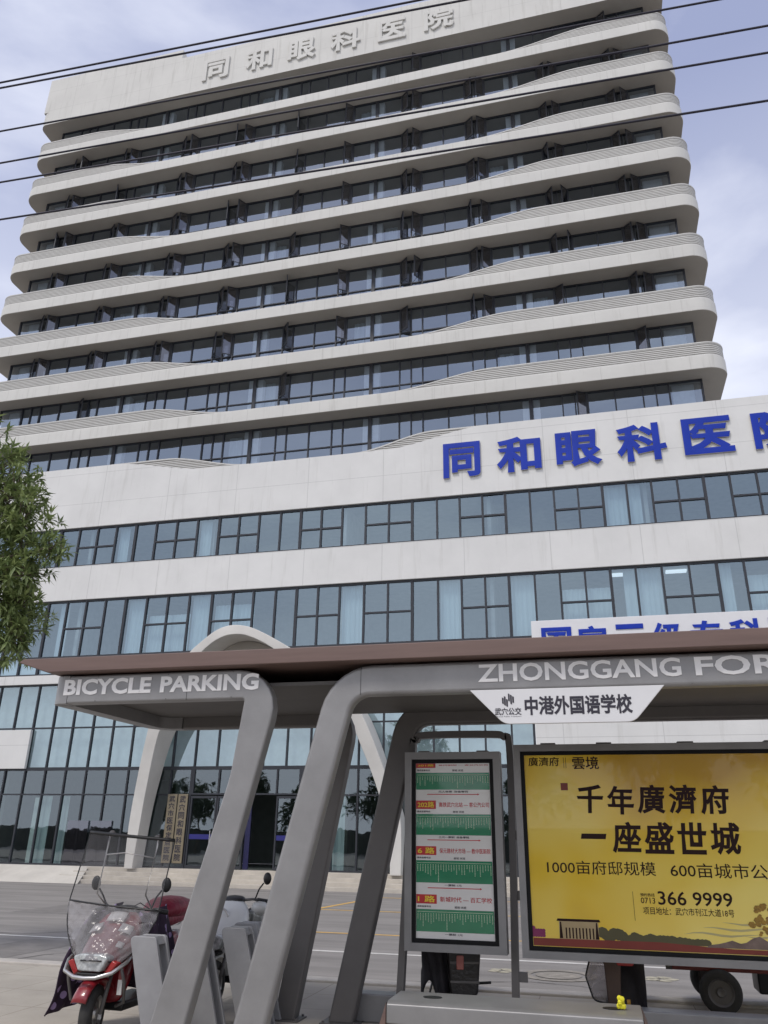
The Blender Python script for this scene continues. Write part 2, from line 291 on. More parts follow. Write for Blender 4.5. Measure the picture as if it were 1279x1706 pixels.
class MB:
    def __init__(s):
        s.bm = bmesh.new(); s.mi = 0
    def _set(s, faces):
        for f in faces: f.material_index = s.mi
    def box(s, x0, y0, z0, x1, y1, z1):
        v = [s.bm.verts.new(p) for p in ((x0, y0, z0), (x1, y0, z0), (x1, y1, z0), (x0, y1, z0), (x0, y0, z1), (x1, y0, z1), (x1, y1, z1), (x0, y1, z1))]
        s._set([s.bm.faces.new([v[i] for i in q]) for q in ((0, 3, 2, 1), (4, 5, 6, 7), (0, 1, 5, 4), (1, 2, 6, 5), (2, 3, 7, 6), (3, 0, 4, 7))])
        return s
    def face(s, pts):
        s._set([s.bm.faces.new([s.bm.verts.new(p) for p in pts])]); return s
    def prism(s, poly, a, b, axis='y'):
        """polygon extruded between a and b along an axis; poly is (x,z) for y, (y,z) for x, (x,y) for z"""
        def P(p, d):
            return {'y': (p[0], d, p[1]), 'x': (d, p[0], p[1]), 'z': (p[0], p[1], d)}[axis]
        A = [s.bm.verts.new(P(p, a)) for p in poly]; B = [s.bm.verts.new(P(p, b)) for p in poly]
        n = len(poly); fs = [s.bm.faces.new(A), s.bm.faces.new(B[::-1])]
        for i in range(n):
            fs.append(s.bm.faces.new([A[i], B[i], B[(i + 1) % n], A[(i + 1) % n]]))
        s._set(fs); return s
    def tube(s, pts, r, n=8, cap=True):
        pts = [Vector(p) for p in pts]; rings = []
        rs = r if isinstance(r, (list, tuple)) else [r] * len(pts)
        ref = Vector((0, 0, 1))
        for i, p in enumerate(pts):
            d = (pts[min(i + 1, len(pts) - 1)] - pts[max(i - 1, 0)]).normalized()
            a = d.cross(ref)
            if a.length < 1e-3: a = d.cross(Vector((1, 0, 0)))
            a.normalize(); b2 = a.cross(d)
            rings.append([s.bm.verts.new(p + (a * math.cos(2 * math.pi * k / n) + b2 * math.sin(2 * math.pi * k / n)) * rs[i]) for k in range(n)])
        fs = []
        for A, B in zip(rings, rings[1:]):
            for k in range(n):
                fs.append(s.bm.faces.new([A[k], A[(k + 1) % n], B[(k + 1) % n], B[k]]))
        if cap:
            fs.append(s.bm.faces.new(rings[0][::-1])); fs.append(s.bm.faces.new(rings[-1]))
        s._set(fs); return s
    def ell(s, c, rad, seg=16, ring=10):
        c = Vector(c); rows = []
        for i in range(ring + 1):
            th = math.pi * i / ring
            if i in (0, ring):
                rows.append([s.bm.verts.new(c + Vector((0, 0, rad[2] * math.cos(th))))])
            else:
                rows.append([s.bm.verts.new(c + Vector((rad[0] * math.sin(th) * math.cos(2 * math.pi * k / seg), rad[1] * math.sin(th) * math.sin(2 * math.pi * k / seg), rad[2] * math.cos(th)))) for k in range(seg)])
        fs = []
        for A, B in zip(rows, rows[1:]):
            for k in range(seg):
                q = [A[k % len(A)], B[k % len(B)], B[(k + 1) % len(B)], A[(k + 1) % len(A)]]
                u = []
                for w in q:
                    if w not in u: u.append(w)
                fs.append(s.bm.faces.new(u))
        s._set(fs); return s
    def lathe_x(s, cx, cy, cz, prof, seg=28):
        """profile of (x offset, radius) turned about the x axis"""
        rings = [[s.bm.verts.new((cx + dx, cy + rr * math.cos(2 * math.pi * k / seg), cz + rr * math.sin(2 * math.pi * k / seg))) for k in range(seg)] for dx, rr in prof]
        fs = []
        for A, B in zip(rings, rings[1:]):
            for k in range(seg):
                fs.append(s.bm.faces.new([A[k], A[(k + 1) % seg], B[(k + 1) % seg], B[k]]))
        s._set(fs); return s
    def grid(s, fn, nu, nv, thick=0.0):
        V = [[s.bm.verts.new(fn(i / nu, j / nv)) for j in range(nv + 1)] for i in range(nu + 1)]
        s._set([s.bm.faces.new([V[i][j], V[i + 1][j], V[i + 1][j + 1], V[i][j + 1]]) for i in range(nu) for j in range(nv)])
        return s
    def build(s, name, mats, parent=None, bevel=0.0, smooth=False, local=False, solid=0.0, sub=0, segs=2):
        if not isinstance(mats, (list, tuple)): mats = [mats]
        bmesh.ops.recalc_face_normals(s.bm, faces=s.bm.faces)
        off = Vector((0, 0, 0)); q = parent
        while q is not None:
            off += q.location; q = q.parent
        if not local and off.length > 0:
            for vv in s.bm.verts: vv.co -= off
        me = bpy.data.meshes.new(name)
        if smooth:
            for f in s.bm.faces: f.smooth = True
        s.bm.to_mesh(me); s.bm.free()
        for ma in mats: me.materials.append(ma)
        o = bpy.data.objects.new(name, me); col.objects.link(o)
        if parent is not None: o.parent = parent
        if solid:
            md = o.modifiers.new('solid', 'SOLIDIFY'); md.thickness = solid; md.offset = 0
        if bevel:
            md = o.modifiers.new('bevel', 'BEVEL'); md.width = bevel; md.segments = segs; md.limit_method = 'ANGLE'; md.angle_limit = R_(35)
            if not smooth:
                for p in me.polygons: p.use_smooth = True
                wn = o.modifiers.new('wn', 'WEIGHTED_NORMAL'); wn.keep_sharp = False
        if sub:
            md = o.modifiers.new('sub', 'SUBSURF'); md.levels = sub; md.render_levels = sub
        return o

def round_poly(pts, seg=7):
    out = []; n = len(pts)
    for i, (x, z, r) in enumerate(pts):
        p = Vector((x, z)); a = Vector(pts[i - 1][:2]); b = Vector(pts[(i + 1) % n][:2])
        if r <= 0:
            out.append((x, z)); continue
        d1 = (a - p).normalized(); d2 = (b - p).normalized()
        ang = d1.angle(d2); tl = r / math.tan(ang / 2)
        tl = min(tl, (a - p).length * 0.49, (b - p).length * 0.49); rr = tl * math.tan(ang / 2)
        cc = p + (d1 + d2).normalized() * (rr / math.sin(ang / 2))
        s0 = p + d1 * tl; s1 = p + d2 * tl
        v0 = s0 - cc; v1 = s1 - cc; th = v0.angle_signed(v1)
        for k in range(seg + 1):
            aa = -th * k / seg
            out.append((cc.x + v0.x * math.cos(aa) - v0.y * math.sin(aa), cc.y + v0.x * math.sin(aa) + v0.y * math.cos(aa)))
    return out

_glyphs = {}
def glyphs(txt, bold=0.0, res=3):
    """filled glyph outline; bold widens every stroke by a rim round the outline"""
    key = (txt, bold)
    if key not in _glyphs:
        cu = bpy.data.curves.new('t', 'FONT'); cu.body = txt; cu.size = 1.0; cu.resolution_u = res; cu.fill_mode = 'FRONT'
        ob = bpy.data.objects.new('t', cu); col.objects.link(ob)
        dg = bpy.context.evaluated_depsgraph_get(); dg.update()
        me = bpy.data.meshes.new_from_object(ob.evaluated_get(dg))
        bm = bmesh.new(); bm.from_mesh(me); bmesh.ops.remove_doubles(bm, verts=bm.verts, dist=1e-5)
        bm.verts.ensure_lookup_table()
        vs = [(v.co.x, v.co.y, 0.0) for v in bm.verts]
        fs = []
        for f in bm.faces:
            q = [v.index for v in f.verts]
            ar = sum(vs[q[i]][0] * vs[q[(i + 1) % len(q)]][1] - vs[q[(i + 1) % len(q)]][0] * vs[q[i]][1] for i in range(len(q)))
            fs.append(tuple(q if ar > 0 else q[::-1]))
        bm.free()
        bpy.data.objects.remove(ob); bpy.data.curves.remove(cu); bpy.data.meshes.remove(me)
        cnt = {}
        for f in fs:
            for i in range(len(f)):
                e_ = (f[i], f[(i + 1) % len(f)]); cnt[e_] = cnt.get(e_, 0) + 1
        be = [e_ for e_ in cnt if (e_[1], e_[0]) not in cnt]
        rim = []
        if bold > 0:
            nx, pv = {}, {}
            for a, b_ in be: nx[a] = b_; pv[b_] = a
            off = {}
            for a in nx:
                if a not in pv: continue
                p = Vector(vs[a][:2]); d1 = p - Vector(vs[pv[a]][:2]); d2 = Vector(vs[nx[a]][:2]) - p
                if d1.length < 1e-7 or d2.length < 1e-7:
                    n_ = Vector((0, 0))
                else:
                    d1.normalize(); d2.normalize()
                    n1 = Vector((d1.y, -d1.x)); n2 = Vector((d2.y, -d2.x)); n_ = n1 + n2
                    n_ = n_.normalized() if n_.length > 1e-6 else n1
                    n_ = n_ / max(0.5, n_.dot(n1))
                off[a] = len(vs); q = p + n_ * bold
                vs.append((q.x, q.y, 1.0 + (a % 7) * 0.06))
            be2 = []
            for a, b_ in be:
                if a in off and b_ in off:
                    fs.append((b_, a, off[a], off[b_])); be2.append((off[a], off[b_]))
            be = be2
        _glyphs[key] = (vs, fs, be)
    return _glyphs[key]
def put_text(mb, txt, x0, z0, x1, z1, y, depth=0.0, bold=0.0, shear=0.0, back=0):
    """lettering stretched into the box x0..x1, z0..z1 on the plane y, facing -y; depth > 0 makes it solid"""
    vs, fs, be = glyphs(txt, bold)
    if not vs: return
    ax = min(v[0] for v in vs); bx = max(v[0] for v in vs); az = min(v[1] for v in vs); bz = max(v[1] for v in vs)
    sl = max(0.0003, min(0.003, depth * 0.1))
    def P(v):
        fz = (v[1] - az) / max(1e-6, bz - az)
        return (x0 + (v[0] - ax) / max(1e-6, bx - ax) * (x1 - x0) + shear * fz, y - depth + v[2] * sl, z0 + fz * (z1 - z0))
    A = [mb.bm.verts.new(P(v)) for v in vs]
    ff = []
    for f in fs:
        try: ff.append(mb.bm.faces.new([A[i] for i in f]))
        except ValueError: pass
    mb._set(ff)
    if depth > 0:
        Bv = {}
        for a, b_ in be:
            for w in (a, b_):
                if w not in Bv: Bv[w] = mb.bm.verts.new((A[w].co.x, y, A[w].co.z))
            try:
                f = mb.bm.faces.new([A[a], A[b_], Bv[b_], Bv[a]]); f.material_index = back
            except ValueError: pass

def sstep(x, a, b):
    t_ = max(0.0, min(1.0, (x - a) / (b - a))); return t_ * t_ * (3 - 2 * t_)

# ------------------------------------------------------------------ the setting: ground, road, kerbs, markings
def sheet(name, x0, y0, x1, y1, z, ma, kind='structure', parent=None):
    return tag(MB().face([(x0, y0, z), (x1, y0, z), (x1, y1, z), (x0, y1, z)]).build(name, ma, parent), kind=kind)
sheet('ground', -1500, -1500, 1500, 1500, -0.10, M['asphalt'])
tag(MB().box(-90, -9, -0.09, 90, 10.30, 0.0).build('pavement', M['pave']), kind='structure')
tag(MB().box(-90, 10.304, -0.09, 90, 10.55, 0.03).build('kerb', M['kerb'], bevel=0.015), kind='structure')
sheet('road', -90, 10.554, 90, 28.0, -0.06, M['asphalt'])
def marks(name, polys, ma, z=-0.056):
    mb = MB()
    for p in polys: mb.face([(x, y, z) for x, y in p])
    return tag(mb.build(name, ma), kind='structure')
def strip(x0, y0, x1, y1, w):
    d = Vector((x1 - x0, y1 - y0)).normalized(); nn = Vector((-d.y, d.x)) * w / 2
    return [(x0 - nn.x, y0 - nn.y), (x1 - nn.x, y1 - nn.y), (x1 + nn.x, y1 + nn.y), (x0 + nn.x, y0 + nn.y)]
marks('asphalt_patch', [[(-6.5, 11.2), (-4.4, 11.25), (-4.5, 12.6), (-6.4, 12.5)], [(1.2, 14.4), (5.6, 14.5), (5.5, 16.8), (1.3, 16.7)], [(-13, 17.2), (-8.5, 17.1), (-8.4, 19.5), (-13.1, 19.4)], [(-9.5, 11.0), (-8.4, 11.0), (-8.3, 13.2), (-9.4, 13.2)]], mat('dark_asphalt_patch', (0.185, 0.173, 0.162), 0.9, var=0.15), -0.0575)
def crack(x0, y0, ang, n, w, sd):
    rg = random.Random(sd); out = []; p = Vector((x0, y0)); a = ang
    for _ in range(n):
        q = p + Vector((math.cos(a), math.sin(a))) * rg.uniform(0.15, 0.4); out.append(strip(p.x, p.y, q.x, q.y, w * rg.uniform(0.6, 1.4))); p = q; a += rg.uniform(-0.5, 0.5)
    return out
marks('asphalt_crack', crack(-8.2, 10.9, 1.2, 14, 0.018, 1) + crack(-3.0, 10.8, 0.6, 16, 0.016, 2) + crack(-12, 14.2, 0.2, 22, 0.02, 3) + crack(-0.4, 13.0, 0.9, 12, 0.014, 4) + crack(1.5, 11.1, 0.3, 10, 0.014, 5), mat('crack_tar', (0.05, 0.047, 0.045), 0.9), -0.0545)
marks('lane_line', [strip(-60, 13.42, 60, 13.55, 0.13)], M['roadwhite'])
marks('yellow_lane_line', [strip(-5.6, 15.95, 60, 16.0, 0.12)], M['roadyellow'])
marks('yellow_hatching', [strip(-30, 23.1, -18.5, 23.0, 0.14), strip(-30, 22.0, -18.45, 23.02, 0.14), strip(-7.0, 20.8, -6.6, 25.4, 0.0 + 0.14), strip(-7.6, 20.7, 10, 21.2, 0.14), strip(-6.6, 25.4, 10, 25.6, 0.14)], M['roadyellow'], -0.0555)
def flower(cx, cy, s):
    out = []
    for k in range(5):
        a = 2 * math.pi * k / 5
        c = (cx + math.cos(a) * s * 0.6, cy + math.sin(a) * s * 0.6)
        out.append([(c[0] + math.cos(t2) * s * (0.42 + 0.1 * math.sin(3 * t2 + k)), c[1] + math.sin(t2) * s * 0.42) for t2 in [2 * math.pi * i / 10 for i in range(10)]])
    return out
marks('painted_road_emblem', flower(-1.46, 12.42, 0.2) + flower(0.6, 12.42, 0.22), M['worn_paint'], -0.055)
mbm = MB()
for (ra, rb) in ((0.36, 0.5), (0.0, 0.3)):
    for k in range(32):
        a0, a1 = 2 * math.pi * k / 32, 2 * math.pi * (k + 1) / 32
        P = lambda r, a: (-0.7 + r * math.cos(a), 12.25 + r * math.sin(a), -0.053)
        mbm.face([P(ra, a0), P(rb, a0), P(rb, a1), P(ra, a1)] if ra > 0 else [P(0, 0), P(rb, a0), P(rb, a1)])
tag(mbm.build('manhole_cover', M['worn_ring']), 'round manhole cover with a pale ring in the asphalt', 'manhole cover')

# entrance platform with steps, ramp
mb = MB()
for i in range(4):
    z1 = 0.45 - i * 0.128; yf = 28.55 - i * 0.33
    mb.box(-18.6 - i * 0.33, yf, -0.09, 30, (29.3 if i == 0 else yf + 0.325), z1)
tag(mb.build('entrance_steps', M['step'], bevel=0.012), kind='structure')
mb = MB()
mb.face([(-60, 27.2, -0.055), (-18.0, 27.2, -0.055), (-18.62, 28.7, 0.448), (-60, 28.7, 0.448)])
mb.face([(-60, 28.7, 0.448), (-18.62, 28.7, 0.448), (-18.62, 29.4, 0.448), (-60, 29.4, 0.448)])
tag(mb.build('entrance_ramp', M['concrete']), kind='structure')

# ------------------------------------------------------------------ the hospital
F = 29.0                 # face of the white bands
TG = 29.85               # tower glass
PG = 29.15               # podium glass
XL, XR = -29.28, 6.38    # tower slab ends
B = tag(empty('hospital_building', (-11, 36, 0)), 'white hospital tower with wavy louvred balconies above a glazed podium', 'hospital')
def zb(k): return 18.89 + (8 - k) * 2.739      # underside of band k (0 = parapet, 9 = podium top)

def outline(x0, x1, y0, y1, r, seg=8):
    """plan of a slab with rounded corners"""
    pts = []
    for (cx, cy, a0) in ((x1 - r, y0 + r, -90), (x1 - r, y1 - r, 0), (x0 + r, y1 - r, 90), (x0 + r, y0 + r, 180)):
        for k in range(seg + 1):
            a = R_(a0 + 90 * k / seg); pts.append((cx + r * math.cos(a), cy + r * math.sin(a)))
    return pts
SH = 0.62      # height of the solid band
LH = 0.60      # height of the louvres on it
WR = [None, -1.81, -2.57, -3.15, -3.99, -4.83, -5.63, -6.53, -7.46]       # where the right-hand wave starts
WL = [None, -21.0, -20.3, -19.4, -18.5, -17.65, -16.7, -15.8, -14.88]     # where the left-hand wave ends

def front_path(xa, xb_, yfront, r, left=False):
    """plan path along the face of a slab: from xa on the front round the right (or left) corner and back"""
    pts = []
    if not left:
        n = max(2, int((XR - r - xa) / 0.5)); pts += [(xa + (XR - r - xa) * i / n, yfront) for i in range(n + 1)]
        for k in range(1, 9):
            a = R_(-90 + 90 * k / 8); pts.append((XR - r + (r - (yfront - F)) * math.cos(a), F + r + (r - (yfront - F)) * math.sin(a)))
        pts.append((XR - (yfront - F), 36.0))
    else:
        pts.append((XL + (yfront - F), 36.0))
        for k in range(9):
            a = R_(180 + 90 * k / 8); pts.append((XL + r + (r - (yfront - F)) * math.cos(a), F + r + (r - (yfront - F)) * math.sin(a)))
        n = max(2, int((xb_ - XL - r) / 0.5)); pts += [(XL + r + (xb_ - XL - r) * i / n, yfront) for i in range(1, n + 1)]
    return pts
def ribbon(mb, path, z0, z1, depth):
    """thin bar of height z1-z0 following a plan path, depth inward"""
    n = len(path); A = []
    for i, (x, y) in enumerate(path):
        p0 = Vector(path[max(0, i - 1)]); p1 = Vector(path[min(n - 1, i + 1)])
        d = (p1 - p0).normalized(); inn = Vector((-d.y, d.x))
        q = Vector((x, y)) + inn * depth
        zz0 = z0[i] if isinstance(z0, list) else z0; zz1 = z1[i] if isinstance(z1, list) else z1
        A.append([mb.bm.verts.new(v) for v in ((x, y, zz0), (x, y, zz1), (q.x, q.y, zz1), (q.x, q.y, zz0))])
    fs = [mb.bm.faces.new(A[0]), mb.bm.faces.new(A[-1][::-1])]
    for P, Q in zip(A, A[1:]):
        for k in range(4): fs.append(mb.bm.faces.new([P[k], Q[k], Q[(k + 1) % 4], P[(k + 1) % 4]]))
    mb._set(fs)

def louvre(k, z0, left, x_edge, run):
    """horizontal slats whose top follows a wave; x_edge is where the wave meets the band"""
    r = 0.85
    def env(x):
        return LH * (sstep(x, x_edge, x_edge + run) if not left else 1 - sstep(x, x_edge - run, x_edge))
    def reach(h):       # where the envelope is h high
        lo, hi = 0.0, 1.0
        for _ in range(30):
            mid = (lo + hi) / 2
            if mid * mid * (3 - 2 * mid) * LH < h: lo = mid
            else: hi = mid
        return x_edge + run * lo if not left else x_edge - run * lo
    mb = MB(); ns = 7; pitch = LH / ns
    for i in range(ns):
        h1 = (i + 0.62) * pitch; xx = reach(h1)
        path = front_path(xx, None, F + 0.03, r) if not left else front_path(None, xx, F + 0.03, r, True)
        ribbon(mb, path, z0 + i * pitch, z0 + h1, 0.05)
    # rim that follows the wave
    step = 28
    if not left:
        xs = [x_edge + run * i / step for i in range(step + 1)]
        path = [(x, F + 0.015) for x in xs] + [p for p in front_path(xs[-1], None, F + 0.015, r)][1:]
    else:
        xs = [x_edge - run * i / step for i in range(step, -1, -1)]
        path = [p for p in front_path(None, xs[0], F + 0.015, r, True)] + [(x, F + 0.015) for x in xs][1:]
    top = [z0 + (env(p[0]) if p[1] < F + 0.2 else LH) for p in path]
    ribbon(mb, path, [max(z0, v_ - 0.045) for v_ in top], [v_ + 0.01 for v_ in top], 0.10)
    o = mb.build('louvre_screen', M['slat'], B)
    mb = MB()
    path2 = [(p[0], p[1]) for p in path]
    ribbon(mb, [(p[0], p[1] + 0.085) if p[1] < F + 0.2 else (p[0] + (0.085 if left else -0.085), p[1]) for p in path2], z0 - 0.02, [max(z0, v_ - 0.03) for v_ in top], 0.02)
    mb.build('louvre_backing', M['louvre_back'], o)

for k in range(1, 9):
    mb = MB(); z0 = zb(k)
    oo = outline(XL, XR, F, 45.0, 0.85)
    mb.prism(oo, z0, z0 + SH, 'z')
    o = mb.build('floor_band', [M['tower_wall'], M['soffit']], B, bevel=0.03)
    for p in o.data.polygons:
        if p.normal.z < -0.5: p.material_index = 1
    louvre(k, z0 + SH, False, WR[k], 4.6)
    louvre(k, z0 + SH, True, WL[k], 4.4)

# parapet with the stepped roof line
mb = MB(); z0 = zb(0)
mb.prism(outline(XL, XR, F, 45.0, 0.5), z0, z0 + 1.0, 'z')
mb.prism([(XL + 0.15, z0 + 1.001), (XR - 0.15, z0 + 1.001), (XR - 0.15, 43.85), (-20.2, 43.85), (-20.2, 44.55), (XL + 0.15, 44.55)], F + 0.002, F + 0.5)
mb.box(XL + 0.15, F + 0.5, z0 + 1.001, XL + 0.6, 44.5, 44.5)
mb.box(XR - 0.6, F + 0.5, z0 + 1.001, XR - 0.15, 44.5, 43.8)
mb.box(XL + 0.6, 44.0, z0 + 1.001, XR - 0.6, 44.5, 43.8)
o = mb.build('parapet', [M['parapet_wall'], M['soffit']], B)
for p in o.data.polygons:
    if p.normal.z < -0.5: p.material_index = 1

# tower core behind the windows
mb = MB()
mb.box(-28.25, TG + 0.25, 16.2, -27.9, 44, z0 - 0.01); mb.box(5.12, TG + 0.25, 16.2, 5.47, 44, z0 - 0.01); mb.box(-27.9, 43.6, 16.2, 5.12, 44, z0 - 0.01)
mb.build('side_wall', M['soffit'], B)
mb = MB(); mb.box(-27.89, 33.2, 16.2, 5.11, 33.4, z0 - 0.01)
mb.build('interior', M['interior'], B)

def window(name, x0, x1, za, zc, yg, splits, transoms=(), glass=None, parent=B, bar=0.055, endf=1.4):
    """a framed window: mullions at the given splits, transoms across some bays; the pane is its child"""
    mb = MB(); d = 0.06
    xs = [x0] + list(splits) + [x1]
    for i, x in enumerate(xs):
        w = bar * (endf if i in (0, len(xs) - 1) else 1.0)
        xa = max(x - w / 2, x0 - 0.001 + (0.0 if i else 0.002)); xb = x + w / 2
        if i == len(xs) - 1: xa, xb = x - w, x - 0.002
        if i == 0: xa, xb = x + 0.002, x + w
        mb.box(xa, yg - d, za, xb, yg + d, zc)
    def bars(z, wz, which):
        for i, (a, b_) in enumerate(zip(xs, xs[1:])):
            if which is None or i in which:
                w0 = bar * (endf if i == 0 else 0.5); w1 = bar * (endf if i == len(xs) - 2 else 0.5)
                mb.box(a + w0, yg - d + 0.004, z - wz / 2, b_ - w1, yg + d - 0.004, z + wz / 2)
    bars(za + bar * 0.5, bar, None); bars(zc - bar * 0.5, bar, None)
    for tz, which in transoms: bars(tz, bar * 0.9, which)
    fr = mb.build(name, M['mullion'], parent)
    mb = MB(); rt_ = random.Random(int(x0 * 91 + za * 37))
    lev = [za + 0.02] + sorted(t_[0] for t_ in transoms if t_[1] is None) + [zc - 0.02]
    for xa, xb in zip(xs, xs[1:]):       # every pane sits a hair out of true, so each mirrors a slightly different bit of sky
        for z0_, z1_ in zip(lev, lev[1:]):
            e = [rt_.uniform(-0.007, 0.007) for _ in range(3)]; e.append(e[0] + e[2] - e[1])
            mb.face([(max(xa, x0 + 0.03), yg + e[0], z0_), (min(xb, x1 - 0.03), yg + e[1], z0_), (min(xb, x1 - 0.03), yg + e[2], z1_), (max(xa, x0 + 0.03), yg + e[3], z1_)])
    mb.build('pane', glass, fr)
    return fr

def curtain(parent, x0, x1, za, zc, y, ma, amp=0.02, folds=None):
    n = folds or max(3, int((x1 - x0) / 0.09))
    mb = MB()
    mb.grid(lambda u, v: (x0 + (x1 - x0) * u, y + amp * math.sin(u * n * math.pi) * (0.7 + 0.3 * v), za + (zc - za) * v), n * 4, 1)
    return mb.build('curtain', ma, parent, smooth=True)

def casement(parent, x_hinge, sgn, w, za, zc, ang, y):
    """side-hung leaf swung outward; sgn +1 when the leaf reaches to +x from its hinge"""
    a = R_(ang); dx, dy = math.cos(a) * sgn, -math.sin(a)
    mb = MB(); P = lambda s, t_, z: (x_hinge + dx * s + dy * t_ * sgn * -1, y + dy * s - dx * sgn * t_ * -1 * sgn, z)
    def bar(s0, s1, z0_, z1_):
        pts = [P(s0, -0.022, z0_), P(s1, -0.022, z0_), P(s1, 0.022, z0_), P(s0, 0.022, z0_), P(s0, -0.022, z1_), P(s1, -0.022, z1_), P(s1, 0.022, z1_), P(s0, 0.022, z1_)]
        v = [mb.bm.verts.new(p) for p in pts]
        for q in ((0, 3, 2, 1), (4, 5, 6, 7), (0, 1, 5, 4), (1, 2, 6, 5), (2, 3, 7, 6), (3, 0, 4, 7)): mb.bm.faces.new([v[i] for i in q])
    t_ = 0.05
    bar(0, t_, za, zc); bar(w - t_, w, za, zc); bar(t_, w - t_, za, za + t_); bar(t_, w - t_, zc - t_, zc)
    mb.mi = 1
    mb.face([P(t_, 0, za + t_), P(w - t_, 0, za + t_), P(w - t_, 0, zc - t_), P(t_, 0, zc - t_)])
    mb.mi = 0
    # stay arm
    hx = x_hinge + dx * w * 0.6; hy = y + dy * w * 0.6
    mb.tube([(hx, hy, za + 0.02), (x_hinge + sgn * w * 0.8, y, za - 0.03)], 0.012, 5)
    return mb.build('casement', [M['mullion'], M['casement_glass']], parent)

COLS = [-28.2, -21.18, -14.13, -8.45, -1.41, 5.42]
FB = [.19, .075, .075, .16, .16, .075, .075, .19]
FA = [.22, .09, .19, .19, .09, .22]
for row in range(1, 10):
    za, zc = zb(row) + (SH if row < 9 else 0.3), zb(row - 1) - 0.005
    tz = zb(row) + 1.42
    for bay in range(5):
        x0, x1 = COLS[bay], COLS[bay + 1]; W = x1 - x0
        fr_ = FA if bay == 2 else FB
        cum = [0]
        for q in fr_: cum.append(cum[-1] + q)
        xs = [x0 + W * c / cum[-1] for c in cum]
        win = window('tower_window', x0, x1, za, zc, TG, xs[1:-1], [(tz, None)], M['tower_glass'])
        # pale columns and part-drawn curtains just inside, next to the room walls
        mb = MB()
        if bay > 0: mb.box(x0 + 0.10, TG + 0.12, za, x0 + 0.36, TG + 0.4, zc)
        if bay < 4: mb.box(x1 - 0.36, TG + 0.12, za, x1 - 0.10, TG + 0.4, zc)
        else: mb.box(x1 - 1.15, TG + 0.3, za, x1 - 0.14, TG + 0.4, zc)
        if bay == 0: mb.box(x0 + 0.14, TG + 0.3, za, x0 + 0.9, TG + 0.4, zc)
        mb.build('column', M['column'], win)
        rr_ = random.Random(row * 17 + bay)
        if rr_.random() < 0.4:
            c0 = x0 + W * (0.06 if rr_.random() < 0.5 else 0.82)
            curtain(win, c0, c0 + W * 0.09, za, zc - 0.05, TG + 0.5, M['curtain'])
        # open leaves
        def leaf_open(i, hinge_left, ang):
            w = xs[i + 1] - xs[i] - 0.05
            if hinge_left: casement(win, xs[i] + 0.03, 1, w, tz + 0.05, zc - 0.06, ang, TG - 0.08)
            else: casement(win, xs[i + 1] - 0.03, -1, w, tz + 0.05, zc - 0.06, ang, TG - 0.08)
        narrow = [i for i, q in enumerate(fr_) if q < 0.1]
        for j, i in enumerate(narrow):
            hl = (j % 2 == 0)
            if 2 <= row <= 7:
                op = not (row == 7 and bay in (3, 4) and j == 1) and not (row == 3 and bay == 0 and j == 3)
            elif row == 1: op = (bay, j) in ((3, 1), (4, 2))
            elif row == 8: op = (bay, j) in ((2, 0), (0, 2), (4, 2))
            else: op = (bay, j) in ((4, 1),)
            if op: leaf_open(i, hl, (rr_.uniform(28, 44) if rr_.random() < 0.85 else rr_.uniform(50, 75)))

# ---- podium
def band9(x):     # solid top edge of the podium wall
    return 16.72 + 0.68 * max(1 - sstep(x, -20.6, -15.6), sstep(x, -7.6, -3.2))
def env9(x):
    return 16.72 + 0.68 * max(1 - sstep(x, -17.8, -13.7), sstep(x, -8.95, -5.4))
xs9 = [-36.0] + [-21 + 0.25 * i for i in range(75)] + [16.0]
mb = MB()
poly = [(-36, 14.37), (16, 14.37)] + [(x, band9(x)) for x in reversed(xs9)]
mb.prism(poly, F, F + 0.3)
mb.box(-36, F + 0.301, 16.0, 16, 45, 16.16)
mb.build('podium_wall', M['wall'], B)
for (a, b_) in ((-20.6, -13.7), (-8.95, -3.2)):
    mb = MB()
    for i in range(8):
        z = 16.735 + i * 0.085
        xa = [x for x in [a + 0.05 * q for q in range(int((b_ - a) / 0.05))] if band9(x) + 0.02 < z + 0.05 and env9(x) > z + 0.05]
        if len(xa) > 2: mb.box(xa[0], F + 0.03, z, xa[-1], F + 0.09, z + 0.05)
    n = 40; path = [(a + (b_ - a) * i / n, F + 0.01) for i in range(n + 1)]
    ribbon(mb, path, [max(env9(p[0]) - 0.05, 16.70) for p in path], [env9(p[0]) + 0.012 for p in path], 0.1)
    o = mb.build('louvre_screen', M['slat'], B)
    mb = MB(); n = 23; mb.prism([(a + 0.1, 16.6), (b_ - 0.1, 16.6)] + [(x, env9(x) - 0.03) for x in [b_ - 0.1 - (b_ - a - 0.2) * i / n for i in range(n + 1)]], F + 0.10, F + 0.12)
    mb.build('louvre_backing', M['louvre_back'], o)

mb = MB(); mb.box(-36, F, 10.97, 16, F + 0.3, 12.52); mb.build('podium_wall', M['wall'], B)
mb = MB(); mb.box(-36, F - 0.03, 7.36, -1.95, F + 0.12, 7.72); mb.build('podium_wall', M['wall'], B)
# floors, rooms behind
mb = MB()
for z in (7.40, 11.2, 14.6): mb.box(-36, F + 0.35, z, 16, 34.5, z + 0.9 if z > 7.5 else z + 0.25)
mb.build('floor_slab', M['interior_light'], B)
mb = MB(); mb.box(-36, 33.5, 7.66, 16, 33.7, 11.19); mb.box(-36, 33.5, 12.11, 16, 33.7, 14.59)
for i in range(9): mb.box(-33.4 + i * 6.0, F + 0.5, 7.66, -33.25 + i * 6.0, 33.49, 11.19); mb.box(-33.4 + i * 6.0, F + 0.5, 12.11, -33.25 + i * 6.0, 33.49, 14.59)
mb.build('interior', M['interior_light'], B)
mb = MB()
for x in (1.2, 3.2): mb.box(x, 30.6, 11.12, x + 0.75, 30.85, 11.19)
mb.build('ceiling_lamp', M['glow'], B)

